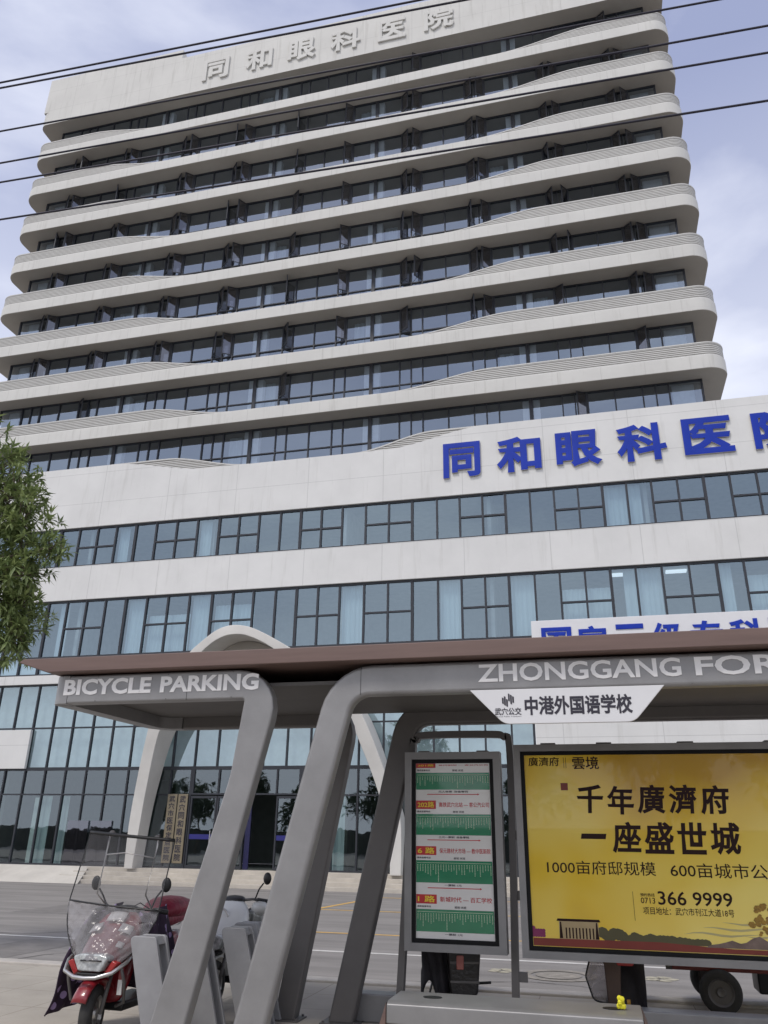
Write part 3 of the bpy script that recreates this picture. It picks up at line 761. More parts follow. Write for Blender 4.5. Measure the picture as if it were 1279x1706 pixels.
# mullion rhythm of the two ribbon rows: tall panes (P) and four-part opening lights (D)
seq = [(-35.3, 'D'), (-33.4, 'P'), (-32.4, 'P'), (-31.4, 'D'), (-29.5, 'P'), (-28.5, 'D'), (-26.6, 'P'), (-25.6, 'P'), (-24.6, 'D'), (-22.7, 'P'),
       (-21.75, 'D'), (-19.88, 'P'), (-18.9, 'P'), (-17.9, 'D'), (-15.91, 'P'), (-14.88, 'D'), (-13.04, 'P'), (-12.07, 'P'), (-11.16, 'D'), (-9.34, 'P'),
       (-8.33, 'D'), (-6.38, 'P'), (-5.36, 'P'), (-4.44, 'D'), (-2.62, 'P'), (-1.66, 'P'), (-0.73, 'D'), (1.10, 'P'), (2.0, 'P'), (2.91, 'D'), (4.78, 'P'), (5.69, 'D'), (7.55, 'P'), (8.5, 'P'), (9.45, 'D'), (11.3, 'P'), (12.3, 'D'), (14.2, 'P'), (15.2, 'END')]
groups = []; cur = []
for (x, kd), (xn, _) in zip(seq, seq[1:]):
    cur.append((x, xn, kd))
    if len(cur) == 3: groups.append(cur); cur = []
if cur: groups.append(cur)
rc = random.Random(3)
for gi, gr in enumerate(groups):
    x0, x1 = gr[0][0], gr[-1][1]
    splits = []; dbay = []; i = 0
    for (a, b_, kd) in gr:
        if kd == 'D':
            splits += [(a + b_) / 2, b_]; dbay += [i, i + 1]; i += 2
        else:
            splits.append(b_); i += 1
    splits = splits[:-1]
    w1 = window('ribbon_window', x0, x1, 12.52, 14.365, PG, splits, [(13.42, dbay)], M['podium_glass'], bar=0.075, endf=0.7)
    w2 = window('ribbon_window', x0, x1, 7.725, 10.965, PG, splits, [(9.72, dbay), (8.50, None)], M['podium_glass'], bar=0.075, endf=0.7)
    mb = MB()
    mb.box(x0 + 0.12, PG + 0.06, 7.8, x1 - 0.12, PG + 0.07, 8.46); mb.build('spandrel_panel', M['column'], w2)
    for (a, b_, kd) in gr:
        for w, za, zc, pr in ((w1, 12.4, 14.3, 0.45), (w2, 8.45, 10.9, 0.8)):
            if kd == 'P' and rc.random() < pr:
                f0, f1 = (0.05, 0.95) if rc.random() < 0.45 else ((0.05, 0.55) if rc.random() < 0.5 else (0.5, 0.97))
                curtain(w, a + (b_ - a) * f0, a + (b_ - a) * f1, za, zc, PG + 0.25, M['curtain'])
            elif kd == 'D' and w is w2 and rc.random() < 0.55:
                curtain(w, a + 0.05, b_ - 0.05, za, zc - 0.75 * rc.random(), PG + 0.3, M['curtain'])

# ---- ground floor glazing
gx = [-35.5 + 0.935 * i for i in range(60)]
gx = [x for x in gx if x < 15.5]
def gwall(x0, x1, za, zc, trans, glass, name='glass_wall'):
    inner = [x for x in gx if x0 + 0.2 < x < x1 - 0.2]
    return window(name, x0, x1, za, zc, PG, inner, [(z, None) for z in trans], glass, bar=0.06)
upper = gwall(-35.5, -1.95, 3.97, 7.355, [5.57], M['spandrel_glass'])
lowL = gwall(-35.5, -14.95, 0.45, 3.965, [3.0], M['shop_glass'])
lowR = gwall(-10.55, 15.2, 0.45, 3.965, [3.0], M['shop_glass'])
over = window('glass_wall', -14.95, -10.55, 3.0, 3.965, PG, [-13.85, -12.68, -11.5], [], M['shop_glass'], bar=0.06)
# pale back-panels behind the upper glass so it reads as a shadow box
mb = MB(); mb.box(-35.4, PG + 0.35, 3.99, -1.98, PG + 0.38, 7.3); mb.build('shadow_box', M['column'], upper)
# lobby behind the shopfront
mb = MB()
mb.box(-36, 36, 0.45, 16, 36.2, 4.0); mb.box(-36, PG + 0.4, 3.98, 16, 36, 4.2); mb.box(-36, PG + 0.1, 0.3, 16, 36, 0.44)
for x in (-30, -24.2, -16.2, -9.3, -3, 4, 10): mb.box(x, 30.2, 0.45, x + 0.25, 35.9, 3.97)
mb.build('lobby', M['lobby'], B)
for x0, x1 in ((-21.7, -21.1), (-20.75, -20.3), (-17.4, -17.0), (-9.9, -8.9), (-6.3, -5.4), (-2.4, -1.8)):
    curtain(lowL if x0 < -14 else lowR, x0, x1, 0.5, 2.95, PG + 0.2, M['curtain'])
mb = MB(); mb.box(-22.0, 29.5, 0.46, -21.75, 29.9, 2.9); mb.box(-17.55, 29.4, 0.46, -17.45, 29.7, 2.9); mb.build('column', M['column'], lowL)
mb = MB(); mb.box(-20.05, PG - 0.07, 0.47, -19.15, PG - 0.02, 2.05); mb.box(-19.05, PG - 0.07, 0.47, -18.15, PG - 0.02, 2.05)
mb.mi = 1
mb.build('vent_sash', [M['casement_glass'], M['mullion']], lowL)
# doors: a side pair and the open entrance
def door(x0, x1, film=True, y=PG, ang=0.0):
    mb = MB(); t_ = 0.06; za, zc = 0.46, 2.96
    mb.box(x0, y - 0.05, za, x0 + t_, y + 0.05, zc); mb.box(x1 - t_, y - 0.05, za, x1, y + 0.05, zc)
    mb.box(x0 + t_, y - 0.048, za, x1 - t_, y + 0.048, za + 0.1); mb.box(x0 + t_, y - 0.048, zc - 0.08, x1 - t_, y + 0.048, zc)
    d = mb.build('door', M['mullion'], B)
    MB().face([(x0 + t_, y, za + 0.1), (x1 - t_, y, za + 0.1), (x1 - t_, y, zc - 0.08), (x0 + t_, y, zc - 0.08)]).build('pane', M['shop_glass'], d)
    if film: MB().box(x0 + t_ + 0.003, y - 0.03, 1.45, x1 - t_ - 0.003, y - 0.022, 1.62).build('door_film', M['blue_film'], d)
    MB().tube([(x1 - 0.14, y - 0.1, 1.1), (x1 - 0.14, y - 0.1, 1.75)], 0.02, 8).build('door_handle', M['chrome'], d)
door(-14.93, -13.86); door(-13.84, -12.70); door(-11.48, -10.57)
MB().box(-12.66, PG + 0.02, 0.46, -12.46, PG + 0.06, 2.95).build('door_leaf', mat('dark_blue_film', (0.012, 0.012, 0.06), 0.25), B)
mb = MB(); mb.box(-12.3, 33.0, 0.45, -10.9, 33.1, 2.6); mb.build('reception_wall', M['interior_light'], B)
mb = MB(); mb.box(-11.62, 32.9, 1.25, -11.1, 32.98, 2.05); mb.build('notice_panel', M['black'], B)

# white boarded walls either side
MB().box(-36, F - 0.03, 3.98, -22.37, F + 0.10, 5.50).build('white_panel', M['wall'], B)
MB().box(-1.93, F - 0.03, 3.60, 16, F + 0.12, 7.72).build('white_panel', M['wall'], B)

# ---- arched entrance canopy
def lerp_path(pts, n=6):
    """Catmull-Rom through the points"""
    out = []
    for i in range(len(pts) - 1):
        p0 = Vector(pts[max(0, i - 1)]); p1 = Vector(pts[i]); p2 = Vector(pts[i + 1]); p3 = Vector(pts[min(len(pts) - 1, i + 2)])
        for k in range(n):
            t_ = k / n
            out.append(0.5 * ((2 * p1) + (-p0 + p2) * t_ + (2 * p0 - 5 * p1 + 4 * p2 - p3) * t_ * t_ + (-p0 + 3 * p1 - 3 * p2 + p3) * t_ ** 3))
    out.append(Vector(pts[-1])); return out
outer = lerp_path([(-16.95, 0.42), (-16.97, 1.8), (-16.85, 3.0), (-16.55, 4.6), (-16.1, 6.2), (-15.45, 7.35), (-14.72, 8.14), (-14.32, 8.48), (-13.89, 8.80), (-13.51, 8.99), (-13.04, 9.07), (-12.59, 9.02), (-12.24, 8.92), (-11.78, 8.71), (-11.38, 8.50), (-10.6, 8.05), (-9.8, 7.5), (-8.8, 6.75), (-8.05, 5.85), (-7.6, 4.95), (-7.2, 3.9), (-6.85, 2.9), (-6.62, 2.2), (-6.58, 1.2), (-6.60, 0.42)])
inner = lerp_path([(-16.62, 0.42), (-16.52, 1.8), (-16.38, 3.0), (-16.05, 4.7), (-15.62, 5.9), (-15.0, 7.15), (-14.3, 8.03), (-13.97, 8.33), (-13.66, 8.53), (-13.28, 8.67), (-12.88, 8.70), (-12.55, 8.66), (-12.3, 8.58), (-12.01, 8.46), (-11.55, 8.22), (-10.9, 7.78), (-10.1, 7.15), (-9.2, 6.3), (-8.40, 5.45), (-7.95, 4.5), (-7.55, 3.5), (-7.25, 2.6), (-7.03, 1.9), (-6.98, 1.1), (-6.98, 0.42)])
mb = MB(); n = len(outer)
def yf(z): return 28.35 - 0.9 * sstep(z, 1.5, 8.8)
V = []
for o_, i_ in zip(outer, inner):
    V.append([mb.bm.verts.new(p) for p in ((o_.x, yf(o_.y), o_.y), (i_.x, yf(i_.y), i_.y), (i_.x, 29.08, i_.y), (o_.x, 29.08, o_.y))])
for a, b_ in zip(V, V[1:]):
    for k in range(4): mb.bm.faces.new([a[k], b_[k], b_[(k + 1) % 4], a[(k + 1) % 4]])
mb.bm.faces.new(V[0]); mb.bm.faces.new(V[-1][::-1])
arch = mb.build('entrance_arch', M['arch'], B, bevel=0.025, smooth=False)
mb = MB()
mb.prism([(-14.75, 7.55), (-10.6, 7.55), (-10.92, 7.79), (-11.56, 8.21), (-12.02, 8.45), (-12.55, 8.65), (-12.88, 8.69), (-13.28, 8.66), (-13.66, 8.52), (-13.97, 8.32), (-14.3, 8.02)], 28.6, 28.7)
mb.build('arch_infill', M['soffit'], arch)

# ---- signs on the building
def sign_letters(name, label, chars, y, depth, face_m, side_m, bold, group=None):
    s = tag(empty(name, ((chars[0][1] + chars[-1][3]) / 2, F, chars[0][2])), label, 'sign')
    for (c, x0, z0_, x1, z1_) in chars:
        mb = MB(); put_text(mb, c, x0, z0_, x1, z1_, y, depth, bold, back=1)
        mb.build('letter', [face_m, side_m], s)
    return s
sign_letters('blue_hospital_sign', 'large blue raised Chinese characters on the white podium wall', [
    ('同', -5.04, 15.10, -3.52, 16.66), ('和', -2.86, 15.10, -1.10, 16.66), ('眼', -0.52, 15.10, 1.22, 16.66), ('科', 1.80, 15.08, 3.64, 16.68), ('医', 4.24, 15.14, 6.03, 16.68), ('院', 6.72, 15.10, 8.52, 16.72)],
    F - 0.03, 0.06, M['blue'], M['edge'], 0.035)
sign_letters('rooftop_hospital_sign', 'white raised Chinese characters on the parapet at the top of the tower', [
    ('同', -18.65, 41.42, -17.05, 43.02), ('和', -15.98, 41.42, -14.40, 43.02), ('眼', -13.45, 41.40, -11.83, 42.98), ('科', -10.95, 41.40, -9.25, 42.98), ('医', -8.25, 41.38, -6.72, 42.92), ('院', -5.70, 41.38, -4.10, 42.92)],
    F - 0.0, 0.10, M['tower_wall'], M['tower_wall'], 0.03)
bs = tag(empty('grade_sign', (3.5, F - 0.1, 7.5)), 'long white sign board with blue characters half hidden behind the shelter roof', 'sign')
mb = MB(); mb.box(-1.87, F - 0.20, 7.45, 9.3, F - 0.06, 9.00); mb.build('board', M['white'], bs, bevel=0.02)
for i, c in enumerate('国家三级专科医院'):
    mb = MB(); x = -1.52 + i * 1.27; put_text(mb, c, x, 7.66, x + 1.06, 8.72, F - 0.204, 0.03, 0.03, back=0)
    mb.build('letter', M['blue'], bs)
def plaque(label, txt, x0, x1):
    p = tag(empty('entrance_plaque', ((x0 + x1) / 2, PG - 0.05, 0.62)), label, 'sign')
    MB().box(x0, PG - 0.13, 0.62, x1, PG - 0.09, 3.02).build('plate', M['steel_plaque'], p, bevel=0.01)
    mb = MB(); n = len(txt); h = 2.3 / n
    for i, c in enumerate(txt): put_text(mb, c, x0 + 0.08, 2.97 - (i + 1) * h + 0.03, x1 - 0.08, 2.97 - i * h - 0.01, PG - 0.134, 0.004, 0.02)
    mb.build('lettering', M['ink'], p)
plaque('tall brass entrance plaque with black characters, the left one of two', '武穴市医保定点医院', -15.86, -15.46)
plaque('tall brass entrance plaque with black characters, nearest the glass doors', '武穴同和眼科医院', -15.42, -15.02)

# ------------------------------------------------------------------ bus shelter
YF, YB = 6.36, 8.20
sh = tag(empty('bus_shelter', (-0.4, 7.3, 0)), 'grey metal bus shelter with slanted legs and a brown flat roof beside the road', 'bus shelter')
f1 = round_poly([(-4.60, 2.68, 0), (-2.86, 2.68, 0.02), (-2.935, 2.05, 1.2), (-3.50, 0, 0), (-3.20, 0, 0), (-2.50, 2.93, 0.34), (-4.60, 2.93, 0)])
f2 = round_poly([(-2.83, 0, 0), (-2.57, 0, 0), (-1.89, 2.68, 0.17), (5.6, 2.68, 0), (5.6, 2.93, 0), (-2.085, 2.93, 0.46)])
b1 = round_poly([(-4.40, 2.68, 0), (-2.66, 2.68, 0.02), (-3.13, 0, 0), (-2.93, 0, 0), (-2.36, 2.93, 0.34), (-4.40, 2.93, 0)])
b2 = round_poly([(-2.60, 0, 0), (-2.36, 0, 0), (-1.74, 2.68, 0.15), (5.6, 2.68, 0), (5.6, 2.93, 0), (-1.93, 2.93, 0.42)])
MB().prism(f1, YF, YF + 0.13).build('front_frame', M['steel'], sh, bevel=0.035, segs=4)
MB().prism(f2, YF, YF + 0.13).build('front_frame', M['steel'], sh, bevel=0.035, segs=4)
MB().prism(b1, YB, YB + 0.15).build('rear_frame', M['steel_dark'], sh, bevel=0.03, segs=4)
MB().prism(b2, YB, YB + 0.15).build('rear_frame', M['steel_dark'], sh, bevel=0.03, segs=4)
# end fascia wrapping the left end from front beam to rear beam
path = [(-4.40, YB + 0.15)]
for k in range(9):
    a = R_(90 + 90 * k / 8); path.append((-4.44 + 0.33 * math.cos(a), YB - 0.18 + 0.33 * math.sin(a)))
for k in range(9):
    a = R_(180 + 90 * k / 8); path.append((-4.65 + 0.12 * math.cos(a), YF + 0.12 + 0.12 * math.sin(a)))
path.append((-4.595, YF))
mb = MB(); ribbon(mb, path, 2.68, 2.93, 0.16)
mb.build('end_fascia', M['steel'], sh, bevel=0.02)
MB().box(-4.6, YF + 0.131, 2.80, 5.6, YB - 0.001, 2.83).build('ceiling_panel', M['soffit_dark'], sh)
mb = MB()
mb.prism([(-5.08, 3.045), (-4.76, 2.945), (5.7, 2.945), (5.7, 3.07), (-5.03, 3.075)], YF - 0.12, YB + 0.42)
mb.build('roof', M['brown'], sh, bevel=0.008)
mb = MB(); mb.box(-1.83, YF - 0.0015, 2.685, -1.826, YF + 0.01, 2.925); mb.box(-3.405, YF - 0.0015, 2.685, -3.402, YF + 0.01, 2.88)
mb.build('panel_joint', M['black'], sh)
mb = MB(); put_text(mb, 'BICYCLE', -4.635, 2.752, -3.757, 2.895, YF - 0.001, 0.005, 0.036); mb.build('lettering', M['letter'], sh)
mb = MB(); put_text(mb, 'PARKING', -3.665, 2.752, -2.735, 2.895, YF - 0.001, 0.005, 0.036); mb.build('lettering', M['letter'], sh)
mb = MB(); put_text(mb, 'ZHONGGANG', -0.855, 2.755, 0.685, 2.898, YF - 0.001, 0.005, 0.022)
mb.build('lettering', M['letter'], sh)
mb = MB(); put_text(mb, 'FOREIGN', 0.785, 2.755, 2.08, 2.898, YF - 0.001, 0.005, 0.022); mb.build('lettering', M['letter'], sh)
for tx_, xa_, xb_ in (('LANGUAGE', 2.20, 3.78), ('SCHOOL', 3.90, 5.10)):
    mb = MB(); put_text(mb, tx_, xa_, 2.755, xb_, 2.898, YF - 0.001, 0.005, 0.022); mb.build('lettering', M['letter'], sh)
# low rear plinth between the legs
MB().box(-2.42, YB + 0.16, 0.0, 5.6, YB + 0.36, 0.235).build('rear_plinth', M['steel'], sh, bevel=0.015)

for (x0, x1, y) in ((-3.56, -3.14, YF), (-2.89, -2.51, YF), (-3.19, -2.87, YB), (-2.66, -2.30, YB)):
    mb = MB(); mb.box(x0, y - 0.06, 0.0, x1, y + 0.20, 0.014)
    for bx_ in (x0 + 0.03, x1 - 0.03):
        for by_ in (y - 0.035, y + 0.175): mb.lathe_x(0, 0, 0, [(0, 0.0001), (0.0001, 0.0001)], 3) if False else mb.prism([(bx_ + 0.013 * math.cos(R_(60 * q)), by_ + 0.013 * math.sin(R_(60 * q))) for q in range(6)], 0.0141, 0.03, 'z')
    mb.build('base_plate', M['steel_dark'], sh)
mb = MB()
for z in (2.742, 2.868):
    for x in (-4.3, -3.6, -2.98, -1.55, -0.9, 0.75, 1.9, 3.1): mb.prism([(x + 0.006 * math.cos(R_(45 * q)), z - 0.045 * (z < 2.8) + 0.045 * (z > 2.8) + 0.006 * math.sin(R_(45 * q))) for q in range(8)], YF - 0.002, YF + 0.002)
tag(mb.build('rivet', M['steel_dark'], sh), kind=None)

# hanging stop-name plate
hp = tag(empty('stop_name_sign', (-0.19, YF - 0.03, 2.42)), 'white hanging stop name plate with dark Chinese characters under the shelter front beam', 'sign')
MB().prism(round_poly([(-0.92, 2.69, 0), (-0.66, 2.425, 0.12), (0.31, 2.425, 0.12), (0.55, 2.69, 0)]), YF - 0.028, YF - 0.004).build('plate', M['white'], hp, bevel=0.004)
mb = MB()
put_text(mb, '中港外国语学校', -0.495, 2.487, 0.305, 2.632, YF - 0.029, 0.002, 0.032)
mb.build('stop_name', M['ink'], hp)
mb = MB(); put_text(mb, '武穴公交', -0.727, 2.492, -0.522, 2.548, YF - 0.029, 0.002, 0.015); mb.build('operator_name', M['ink'], hp)
mb = MB(); put_text(mb, 'Wuxue Public Transport', -0.725, 2.474, -0.524, 2.486, YF - 0.029, 0.0, 0.0); mb.build('operator_name', M['ink'], hp)
mb = MB()
for i, (x0, zl, zh) in enumerate(((-0.668, 2.582, 2.622), (-0.652, 2.570, 2.632), (-0.636, 2.560, 2.610), (-0.620, 2.602, 2.652), (-0.604, 2.578, 2.642), (-0.588, 2.588, 2.630))):
    mb.prism([(x0, zl), (x0 + 0.0125, zl - 0.006), (x0 + 0.0125, zh), (x0, zh + 0.006)], YF - 0.031, YF - 0.0295)
mb.build('emblem', M['ink'], hp)

# ------------------------------------------------------------------ route board in its hoop
rb = tag(empty('route_board', (-1.36, YB, 0)), 'tall framed bus route board with green timetables in four blocks', 'route board')
hoop = [(-1.93, 0.0), (-1.86, 1.2), (-1.80, 2.40), (-1.76, 2.53), (-1.66, 2.575), (-1.0, 2.575), (-0.87, 2.55), (-0.815, 2.45), (-0.825, 1.5), (-0.865, 0.0)]
hp2 = [(p.x, p.y) for p in lerp_path(hoop, 5)]
mb = MB(); n = len(hp2); A = []
for i, p in enumerate(hp2):
    d = (Vector(hp2[min(n - 1, i + 1)]) - Vector(hp2[max(0, i - 1)])).normalized(); nn = Vector((-d.y, d.x)) * 0.032
    A.append([mb.bm.verts.new(q) for q in ((p[0] - nn.x, YB + 0.0, p[1] - nn.y), (p[0] + nn.x, YB + 0.0, p[1] + nn.y), (p[0] + nn.x, YB + 0.09, p[1] + nn.y), (p[0] - nn.x, YB + 0.09, p[1] - nn.y))])
for P, Q in zip(A, A[1:]):
    for k in range(4): mb.bm.faces.new([P[k], Q[k], Q[(k + 1) % 4], P[(k + 1) % 4]])
mb.bm.faces.new(A[0]); mb.bm.faces.new(A[-1][::-1])
mb.build('hoop_post', M['steel_dark'], rb, bevel=0.012)
def frame_box(x0, z0, x1, z1, w, y0, y1, name, ma, parent):
    mb = MB()
    mb.box(x0, y0, z0, x0 + w, y1, z1); mb.box(x1 - w, y0, z0, x1, y1, z1)
    mb.box(x0 + w, y0, z0, x1 - w, y1, z0 + w); mb.box(x0 + w, y0, z1 - w, x1 - w, y1, z1)
    return mb.build(name, ma, parent)
YP = YB - 0.13      # poster faces
frame_box(-1.835, 0.645, -0.895, 2.39, 0.068, YP - 0.03, YB - 0.005, 'frame', M['steel'], rb)
frame_box(-1.766, 0.714, -0.964, 2.321, 0.036, YP - 0.012, YB - 0.02, 'inner_frame', M['bezel'], rb)
MB().box(-1.75, YP, 0.72, -0.98, YP + 0.02, 2.31).build('poster', M['poster_white'], rb)
for sx_ in (-1.70, -1.12): MB().box(sx_, YP - 0.02, 2.391, sx_ + 0.11, YB - 0.02, 2.402).build('hinge', M['steel_dark'], rb)
X0, X1 = -1.727, -1.005
zs = [2.335, 1.955, 1.545, 1.130, 0.752]
data = [('201路', '黄冈职院 — 客公汽公司', '无人售票  自备零钱'), ('202路', '高铁武穴北站 — 客公汽公司', '三元一票制  自备零钱'), ('6 路', '保元建材大市场 — 教中医新院', '一票制 1元'), ('1 路', '新城时代 — 百汇学校', '一票制 1元')]
rt = random.Random(5)
for i, (num, name, foot) in enumerate(data):
    zt, H = zs[i], zs[i] - zs[i + 1]
    green, redm, yel, ink, pale, rinks, arrow = MB(), MB(), MB(), MB(), MB(), MB(), MB()
    y1, y2 = YP - 0.002, YP - 0.004
    ztop = min(zt - 0.015, 2.283)
    redm.face([(X0, y1, zt - 0.092), (X0 + 0.195, y1, zt - 0.092), (X0 + 0.195, y1, ztop), (X0, y1, ztop)])
    put_text(yel, num, X0 + 0.015, zt - 0.08, X0 + 0.18, min(zt - 0.025, 2.276), y2, 0, 0.02)
    put_text(rinks, name, X0 + 0.225, zt - 0.075, X1 - 0.012, min(zt - 0.03, 2.274), y1, 0, 0.012)
    put_text(ink, '服务监督电话', X0 + 0.01, zt - 0.123, X0 + 0.14, zt - 0.107, y1, 0, 0.02)
    put_text(ink, '首班 末班', X0 + 0.36, zt - 0.127, X0 + 0.47, zt - 0.107, y1, 0, 0.02)
    gz1, gz0 = zt - 0.138, zs[i + 1] + (0.085 if i < 3 else 0.055)
    green.face([(X0, y1, gz0), (X1, y1, gz0), (X1, y1, gz1), (X0, y1, gz1)])
    pale.face([(X0 + 0.01, y2, gz1 - 0.022), (X1 - 0.01, y2, gz1 - 0.022), (X1 - 0.01, y2, gz1 - 0.019), (X0 + 0.01, y2, gz1 - 0.019)])
    nc = 29
    for c in range(nc):      # columns of stop names, too small to read: one short stroke per character
        x = X0 + 0.012 + c * (X1 - X0 - 0.03) / (nc - 1)
        L_ = rt.choice([3, 3, 4, 4, 5, 5, 6, 7, 8, 9 if rt.random() < 0.3 else 4, 13 if rt.random() < 0.25 else 5])
        for q in range(L_):
            z = gz1 - 0.034 - q * 0.0125
            if z - 0.009 < gz0 + 0.01: break
            a0, a1 = x, x + 0.0082
            pale.face([(a0, y2, z - 0.0085), (a1, y2, z - 0.0085), (a1, y2, z - 0.0065), (a0, y2, z - 0.0065)])
            pale.face([(a0 + 0.0028, y2 - 0.0004, z - 0.0095), (a0 + 0.0052, y2 - 0.0004, z - 0.0095), (a0 + 0.0052, y2 - 0.0004, z), (a0 + 0.0028, y2 - 0.0004, z)])
            pale.face([(a0, y2, z - 0.0035), (a1, y2, z - 0.0035), (a1, y2, z - 0.0015), (a0, y2, z - 0.0015)])
    put_text(ink, foot, X0 + (0.22 if i < 2 else 0.27), gz0 - 0.028, X1 - (0.21 if i < 2 else 0.29), gz0 - 0.009, y1, 0, 0.02)
    if i < 3:
        arrow.face([(X0 + 0.11, y1, gz0 - 0.047), (X1 - 0.12, y1, gz0 - 0.047), (X1 - 0.12, y1, gz0 - 0.04), (X0 + 0.11, y1, gz0 - 0.04)])
        arrow.face([(X1 - 0.12, y1, gz0 - 0.053), (X1 - 0.10, y1, gz0 - 0.0435), (X1 - 0.12, y1, gz0 - 0.034)])
    for nm, mb, ma in (('direction_arrow', arrow, 'poster_red'), ('route_number_tag', redm, 'poster_red'), ('route_number', yel, 'poster_yellow_ink'), ('route_name', rinks, 'poster_red'), ('notice_text', ink, 'ink'), ('timetable_block', green, 'poster_green'), ('stop_list', pale, 'pale_ink')):
        if len(mb.bm.verts): mb.build(nm, M[ma], rb)

# ------------------------------------------------------------------ advertisement board
ab_ = tag(empty('advertisement_board', (1.2, YB, 0)), 'wide framed advertisement board with brown Chinese characters on a gold poster', 'billboard')
AX0, AX1 = -0.762, 3.25
frame_box(AX0, 0.632, AX1, 2.450, 0.062, YP - 0.03, YB - 0.005, 'frame', M['steel'], ab_)
frame_box(AX0 + 0.063, 0.695, AX1 - 0.063, 2.387, 0.035, YP - 0.012, YB - 0.02, 'inner_frame', M['bezel'], ab_)
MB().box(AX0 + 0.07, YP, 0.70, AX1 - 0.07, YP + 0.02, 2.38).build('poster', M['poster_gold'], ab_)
for sx_ in (-0.50, 0.02, 0.75, 1.5): MB().box(sx_, YP - 0.02, 2.451, sx_ + 0.14, YB - 0.02, 2.464).build('hinge', M['steel_dark'], ab_)
mb = MB()
for z in (1.08, 1.60, 0.42): mb.box(-0.86, YB + 0.01, z, AX0 + 0.02, YB + 0.05, z + 0.08)
mb.build('bracket', M['steel_dark'], ab_)
for x in (1.35, 3.0): MB().box(x, YB, 0, x + 0.09, YB + 0.09, 0.64).build('post', M['steel'], ab_)
br = MB(); ya = YP - 0.002
def T(s_, x0, z0, x1, z1, bold=0.0, shear=0.0):
    tb = MB(); put_text(tb, s_, x0, z0, x1, z1, ya, 0, bold, shear); tb.build('lettering', M['poster_brown_ink'], ab_)
for i, (c, dz) in enumerate(zip('千年廣濟府', (0, -.01, 0, .0, -.005))): T(c, -0.205 + i * 0.272, 1.835 + dz, 0.035 + i * 0.272, 2.085 + dz, 0.028, 0.018)
for i, c in enumerate('一座盛世城'):
    if c == '一': T(c, -0.185, 1.615, 0.035, 1.66, 0.035, 0.01)
    else: T(c, -0.19 + i * 0.278, 1.50, 0.06 + i * 0.278, 1.765, 0.028, 0.018)
T('1000亩府邸规模', -0.505, 1.318, 0.442, 1.432, 0.004); T('600亩城市公园', 0.565, 1.312, 1.50, 1.430, 0.004)
T('廣濟府', -0.625, 2.252, -0.335, 2.335, 0.012); T('雲境', -0.215, 2.222, 0.03, 2.338, 0.014)
for i, w_ in enumerate((0.05, 0.05)): br.face([(-0.295 + i * 0.02, ya, 2.235), (-0.291 + i * 0.02, ya, 2.235), (-0.291 + i * 0.02, ya, 2.33), (-0.295 + i * 0.02, ya, 2.33)])
T('0713', 0.29, 1.098, 0.41, 1.145, 0.008); T('预约热线', 0.29, 1.152, 0.41, 1.18, 0.01); T('366 9999', 0.435, 1.09, 1.045, 1.20, 0.012)
T('项目地址：武穴市刊江大道18号', 0.30, 1.012, 1.045, 1.072, 0.006)
br.face([(0.225, ya, 0.96), (0.228, ya, 0.96), (0.228, ya, 1.19), (0.225, ya, 1.19)])
# pavilion drawing along the foot of the poster
for (x0, z0, x1, z1) in ((-0.45, 0.935, -0.07, 0.955), (-0.43, 0.80, -0.40, 0.93), (-0.12, 0.80, -0.09, 0.93)): br.face([(x0, ya, z0), (x1, ya, z0), (x1 - 0.01, ya, z1), (x0 + 0.01, ya, z1)])
for i in range(9):
    x = -0.375 + i * 0.029; br.face([(x, ya, 0.80), (x + 0.012, ya, 0.80), (x + 0.012, ya, 0.885), (x, ya, 0.885)])
br.build('pavilion_drawing', M['poster_brown_ink'], ab_)
mb = MB(); mb.face([(-0.43, ya + 0.001, 0.795), (-0.09, ya + 0.001, 0.795), (-0.09, ya + 0.001, 0.937), (-0.43, ya + 0.001, 0.937)]); mb.build('pavilion_wall', mat('poster_beige', (0.40, 0.30, 0.16), 0.3), ab_)
mb = MB(); rp_ = random.Random(11)
for i in range(26):      # printed hills and shrubs
    x = -0.06 + i * 0.034; s_ = 0.035 + 0.02 * rp_.random() * (1 - i / 30); zc = 0.80 + 0.05 * (1 - i / 26) * rp_.random() + (0.03 if i < 6 else 0)
    mb.face([(x + s_ * 1.2 * math.cos(a), ya + 0.0012 - i * 0.00002, max(0.785, zc + s_ * math.sin(a))) for a in [2 * math.pi * k / 9 + rp_.random() * 0.3 for k in range(9)]])
mb.build('printed_hill', mat('poster_olive', (0.085, 0.075, 0.03), 0.4), ab_)
mb = MB(); AXI = AX1 - 0.1
mb.face([(-0.66, ya, 0.735), (AXI, ya, 0.735), (AXI, ya, 0.775), (1.0, ya, 0.772), (0.4, ya, 0.80), (-0.1, ya, 0.797), (-0.66, ya, 0.795)])
mb.face([(-0.335, ya, 2.035), (-0.27, ya, 2.035), (-0.27, ya, 2.10), (-0.335, ya, 2.10)])
mb.build('printed_red_strip', mat('poster_dark_red', (0.20, 0.03, 0.02), 0.3), ab_)
mb = MB()
for i in range(16):
    x = -0.655 + 0.022 * (i % 5); z = 0.815 + 0.02 * (i // 5); mb.face([(x + 0.017 * math.cos(a), ya - 0.0003 - i * 0.00003, z + 0.015 * math.sin(a)) for a in [2 * math.pi * k / 7 for k in range(7)]])
mb.build('printed_blossom', mat('poster_magenta', (0.22, 0.02, 0.10), 0.4), ab_)
mb = MB()
